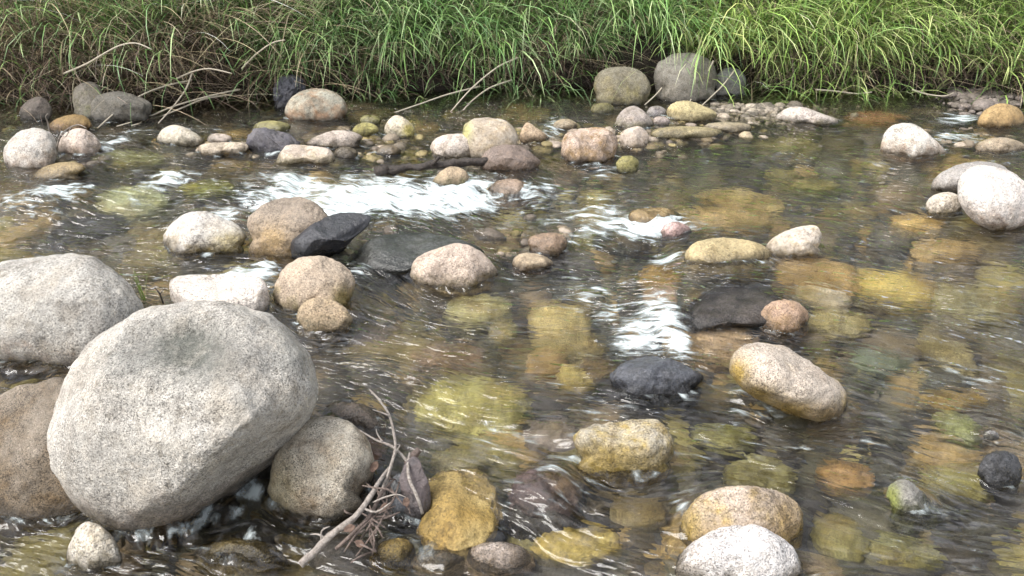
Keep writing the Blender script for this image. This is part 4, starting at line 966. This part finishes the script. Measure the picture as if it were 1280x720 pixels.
# ------------------------------------------------------------------ sticks, stems and leaves
def stick(name, label, cat, pix, radii, mat, depths=None, lift=None, group=None, side=8, rough=.2, twigs=()):
    """pix: list of (px, py, height above the water)"""
    def pt(q):
        p = on_water(np.array(q[0], float), np.array(q[1], float))
        return on_plane(q[0], q[1], p[2] + q[2]) if len(q) > 2 else p
    pts = [pt(q) for q in pix]
    Vv, Ff = tube(pts, radii, side, rough, len(label))
    org = Vv[:, :].mean(0); org[2] = Vv[:, 2].min()
    o = link(name, mesh(name, Vv, Ff, mat, org), org, label=label, cat=cat, group=group)
    for tp, trad in twigs:
        Vt, Ft = tube([pt(q) for q in tp], trad, 6, rough, 3)
        link('side_twig', mesh('side_twig', Vt, Ft, mat, org), parent=o)
    return o

stick('branch', 'dark wet broken branch with a knobbed end lying across the stream against a brown stone', 'branch',
      [(470,212,.03),(476,214,.035),(484,212,.035),(494,213,.035),(508,209,.04),(524,209,.045),(540,206,.05),(556,206,.055),(572,203,.058),(590,203,.06),(612,201,.06)], [.014,.031,.034,.024,.021,.019,.024,.020,.025,.021,.023], DARKWOOD, side=14, rough=.6,
      twigs=[([(488,213,.03),(492,217,.015),(493,221,.0)], [.016,.013,.009]), ([(540,206,.06),(546,200,.09),(549,196,.11)], [.012,.009,.006]), ([(574,204,.05),(568,209,.03),(565,213,.01)], [.010,.008,.006])])
G = 'sticks caught between the stones'
stick('driftwood_branch', 'bleached forked driftwood branch coming up from the lower edge', 'branch',
      [(375,706,.02),(395,688,.04),(418,665,.07),(442,648,.09),(462,622,.11),(474,602,.11),(486,585,.1)], [.010,.0105,.010,.009,.008,.006,.004], DRIFT, group=G, rough=.3,
      twigs=[([(408,674,.06),(398,668,.07),(388,668,.06)], [.004,.003,.0015]), ([(402,680,.05),(402,664,.08),(412,658,.09)], [.003,.0025,.0015]), ([(452,634,.1),(470,640,.1),(488,628,.12)], [.004,.003,.0015])])
stick('twig', 'thin pale twig rising highest above the heap, bent at the top', 'twig', [(478,622,.06),(486,592,.10),(494,562,.14),(492,540,.17),(486,518,.2),(474,500,.22),(462,487,.23)], [.0055,.005,.0045,.004,.0035,.003,.002], DRIFT, group=G,
      twigs=[([(487,520,.2),(478,516,.21),(466,512,.21)], [.0025,.002,.001])])
stick('twig', 'brown twig reaching back over the egg shaped boulder', 'twig', [(520,590,.08),(505,572,.11),(490,558,.13),(470,550,.14),(450,538,.15)], [.005,.0045,.004,.003,.002], DRIFT, group=G,
      twigs=[([(478,552,.14),(472,543,.15),(470,536,.16)], [.003,.002,.001])])
stick('twig', 'forked twig standing nearest the slate slab', 'twig', [(528,642,.03),(522,622,.07),(512,600,.1),(510,582,.12),(512,566,.12)], [.0045,.005,.005,.0045,.003], DRIFT, group=G)
stick('twig', 'short twig crossing flat over the middle of the heap', 'twig', [(453,607,.10),(470,610,.12),(485,612,.12),(498,622,.11)], [.002,.003,.003,.002], TWIG, group=G)
stick('twig', 'double pale twig leaning on the bleached branch', 'twig', [(476,616,.07),(484,596,.1),(491,575,.12),(500,556,.13)], [.004,.004,.0035,.002], DRIFT, group=G)
stick('twig', 'thick broken stub of wood pointing at the orange gold slab', 'twig', [(508,580,.06),(516,570,.08),(524,562,.09)], [.011,.012,.010], TWIG, group=G)
stick('twig', 'dark root like twig hanging low at the lower edge of the heap', 'twig', [(470,690,.02),(462,668,.05),(466,648,.06),(462,632,.07)], [.003,.003,.003,.002], TWIG, group=G)
stick('twig', 'dark twig lying along the foot of the egg shaped boulder', 'twig', [(420,686,.03),(440,668,.06),(462,645,.07),(478,615,.08),(492,600,.08)], [.005,.006,.006,.005,.003], TWIG, group=G)
stick('twig', 'thin straight twig poking out sideways below the flat crossing one', 'twig', [(466,628,.1),(480,622,.11),(496,618,.13),(508,622,.12)], [.002,.003,.002,.001], DRIFT, group=G)
for (a, b) in [((RX + RNG.uniform(-22, 22), RY + RNG.uniform(-12, 12)), (RX + RNG.uniform(-24, 24), RY + RNG.uniform(-30, 30))) for RX, RY in [(440,672),(452,668),(462,655),(470,640),(478,628),(484,615),(490,604),(474,668),(486,648),(496,630),(458,640),(448,655),(468,625),(480,660),(500,612),(444,684),(462,680),(476,646)]] + [((430,690),(475,640)),((445,695),(490,625)),((455,655),(500,640)),((440,676),(470,690)),((450,640),(482,660)),((468,600),(490,640)),((480,590),(505,632)),((475,650),(500,600))]:
    stick('rootlet', 'one of the fine dark rootlets matted in the middle of the twig heap', 'twig', [(a[0],a[1],.03),((a[0]+b[0])/2+RNG.uniform(-6,6),(a[1]+b[1])/2,.07),(b[0],b[1],.06)], [.002,.003,.0015], TWIG, group='fine rootlets in the twig heap')
# pale rootlets by the bleached pair, twigs in the crevice of the boulders
stick('rootlet', 'bare pale rootlet forking up between the touching bleached pair', 'twig', [(71,194,.02),(72,180,.1),(76,168,.15),(83,162,.18)], [.006,.005,.004,.002], DRIFT,
      twigs=[([(76,168,.15),(82,171,.15),(88,160,.2)], [.004,.003,.002]), ([(73,176,.12),(67,170,.15)], [.004,.002])])
stick('rootlet', 'bare pale rootlet curling up behind the white bleached stone', 'twig', [(62,166,.06),(60,154,.12),(57,146,.17),(60,142,.2)], [.004,.004,.003,.002], DRIFT)
stick('rootlet', 'low pale rootlet branching across the top of the pink bleached dome', 'twig', [(78,168,.12),(86,160,.16),(98,156,.17),(108,160,.16)], [.003,.003,.003,.002], DRIFT)
stick('twig', 'white dry twig in the crevice behind the largest boulder', 'twig', [(180,388,.02),(170,374,.12),(161,362,.17),(158,356,.2)], [.0025,.0025,.002,.0015], DRIFT)
stick('twig', 'dark forked twig in the crevice beside the green sprig', 'twig', [(204,380,.04),(200,368,.1),(194,360,.12)], [.003,.003,.002], DARKWOOD, twigs=[([(200,368,.1),(206,360,.13)], [.002,.001])])
# leaves caught in the heap
def leaf(label, px, py, h, size, ang, mat=LEAFM):
    p = on_water(np.array(float(px)), np.array(float(py))); p = on_plane(px, py, p[2] + h)
    u = np.linspace(0, 1, 9); w = np.sin(u * math.pi) ** .7 * .32
    rows = []
    for a, ww in zip(u, w):
        for s in (-1, -.5, 0, .5, 1):
            rows.append(((a - .5), s * ww, .22 * (a - .5) ** 2 + .35 * abs(s) * ww + .03 * math.sin(a * 9 + s)))
    L = np.array(rows) * size * .75
    c, s = math.cos(ang), math.sin(ang)
    Lx = L[:, 0] * c - L[:, 1] * s; Ly = L[:, 0] * s + L[:, 1] * c
    tilt = .5
    Vv = np.stack([Lx, Ly * math.cos(tilt) - L[:, 2] * math.sin(tilt), Ly * math.sin(tilt) + L[:, 2]], 1)
    Ff = [[i * 5 + j, i * 5 + j + 1, i * 5 + j + 6, i * 5 + j + 5] for i in range(8) for j in range(4)]
    me = mesh('leaf', Vv, Ff, mat)
    o = link('dead_leaf', me, p, label=label, cat='leaf', group='dead leaves in the twig heap')
    m = o.modifiers.new('thickness', 'SOLIDIFY'); m.thickness = .0008
leaf('curled pinkish brown leaf below the egg shaped boulder', 437, 661, .09, .045, .4)
leaf('brown leaf folded on the heap beside the egg shaped boulder', 468, 584, .09, .05, 1.2)
leaf('small reddish leaf at the top of the slate slab', 517, 580, .1, .03, 2.0)
leaf('small brown leaf in the middle of the heap above the bleached branch', 480, 634, .09, .035, .9)
leaf('pinkish leaf stuck between the slate and the forked twig', 508, 628, .08, .04, 1.7)
leaf('dark leaf lying lowest in the heap by the golden algae stone', 450, 680, .06, .04, 2.6)
# the green sprig in the crevice
p = on_water(np.array(180.), np.array(372.))
sp = bpy.data.objects.new('grass_sprig', None); COL.objects.link(sp); sp.location = p
sp['label'] = 'single small green sprig growing in the crevice behind the boulders'; sp['category'] = 'sprig'
for k in range(5):
    b = Blades()
    b.add(np.array([p + [RNG.uniform(-.012, .012), RNG.uniform(-.01, .01), -.02]]), np.array([RNG.uniform(0, 6.28)]), np.array([RNG.uniform(.10, .19)]), np.array([.007]), np.array([RNG.uniform(.02, .3)]), np.array([RNG.uniform(.2, .7)]), np.array([[.2, .27, .07]]))
    link('blade', b.mesh('blade', p), parent=sp)
# long bleached stems bowing out over the water, one by one: from the bank's edge forward, the last point on the water where it dips in
def stem(label, pix, dips, y0=None):
    pix = np.array(pix, float)
    root = on_plane(pix[0, 0], pix[0, 1], .4)
    e = float(bank_edge(np.array(root[0])))
    ya = (e - .22) if y0 is None else e + y0
    yb = float(on_water(pix[-1, 0], pix[-1, 1])[1]) if dips else ya - .12
    pts = []
    for t, (px, py) in zip(np.linspace(0, 1, len(pix)), pix):
        y = ya + (yb - ya) * t ** 1.2
        r = ray(np.array(px), np.array(py)); pts.append(EYE + r * (y / r[1]))
    Vv, Ff = tube(pts, np.linspace(.0068, .0042, len(pts)), 5, .1, len(label))
    org = Vv.mean(0); org[2] = Vv[:, 2].min()
    link('straw_stem', mesh('straw_stem', Vv, Ff, STRAWM, org), org, label=label, cat='straw', group='long straw stems over the water')

for lab, dips, pts in [
    ('long pale straw stem arching from the shaded bank down to the riffle', 1, [(240,100),(205,108),(175,120),(145,140),(122,160)]),
    ('very long pale straw stem nearly touching the water, lower of a crossing pair', 1, [(300,112),(270,118),(220,132),(180,148),(146,158)]),
    ('long straw stem crossing just above the lower one of the pair', 1, [(290,118),(255,124),(225,136),(190,150),(165,157)]),
    ('straw stem bent down steeply in front of the dark hollow of the bank', 1, [(240,92),(232,112),(215,135),(198,154)]),
    ('bleached stem arched high across the green grass', 0, [(80,92),(108,80),(132,66),(150,57),(170,54),(190,62)]),
    ('bleached stem slanting up through the grass above the dark rock lump', 0, [(302,86),(320,68),(340,54),(356,50)]),
    ('bleached stem curving out of the grass above the shaded bank', 0, [(220,99),(240,90),(262,86),(290,92)]),
    ('long straw stem slanting down to the water below the hanging tussock', 1, [(648,72),(622,84),(590,110),(563,140)]),
    ('second long straw stem slanting beside the one below the hanging tussock', 1, [(640,100),(612,110),(590,126),(577,140)]),
    ('flat straw stem lying out over the quiet water toward the grey domed boulder', 1, [(600,108),(560,118),(525,130),(487,143)]),
    ('thin straw stem hanging in front of the two bank boulders', 1, [(846,78),(836,98),(822,116),(806,131)]),
    ('thin straw stem hanging past the bigger of the two bank boulders', 1, [(892,76),(880,98),(870,115),(860,130)]),
    ('straw stem trailing down to the gravel spit', 1, [(918,88),(904,106),(890,120),(876,133)]),
    ('dead stem lying flat along the bank foot between the two far tussocks', 0, [(1020,112),(1045,114),(1070,117),(1090,115)]),
    ('thin dead stem jutting from the bank foot beside the drooping tussock', 0, [(1140,112),(1160,118),(1180,120),(1192,116)])]:
    stem(lab, pts, dips)

# ------------------------------------------------------------------ light
SUN_EL, SUN_AZ = R(62), R(-35)      # high, from the left and a little behind the eye
w = bpy.data.worlds.new('World'); scene.world = w; w.use_nodes = True
nt = w.node_tree; nt.nodes.clear()
sky = nt.nodes.new('ShaderNodeTexSky'); sky.sky_type = 'NISHITA'; sky.sun_disc = False
d = Vector((-.62, -.22, 1.0)).normalized()
sky.sun_elevation = math.asin(d.z); sky.sun_rotation = math.atan2(d.x, d.y)
sky.air_density = 1.0; sky.dust_density = 3.0
hs = nt.nodes.new('ShaderNodeHueSaturation'); hs.inputs['Saturation'].default_value = .3
bg = nt.nodes.new('ShaderNodeBackground'); bg.inputs['Strength'].default_value = .15
ow = nt.nodes.new('ShaderNodeOutputWorld')
nt.links.new(sky.outputs[0], hs.inputs['Color']); nt.links.new(hs.outputs[0], bg.inputs[0]); nt.links.new(bg.outputs[0], ow.inputs[0])
ld = bpy.data.lights.new('sun', 'SUN'); ld.energy = 1.5; ld.angle = R(28); ld.color = (1, .97, .92)
lo = bpy.data.objects.new('sun', ld); COL.objects.link(lo)
lo.rotation_euler = d.to_track_quat('Z', 'Y').to_euler()
scene.view_settings.view_transform = 'Standard'; scene.view_settings.look = 'None'
scene.view_settings.exposure = 1.12; scene.view_settings.gamma = 1
scene.render.engine = 'CYCLES'
cy = scene.cycles
cy.max_bounces = 8; cy.transparent_max_bounces = 12; cy.sample_clamp_indirect = 4; cy.use_denoising = True
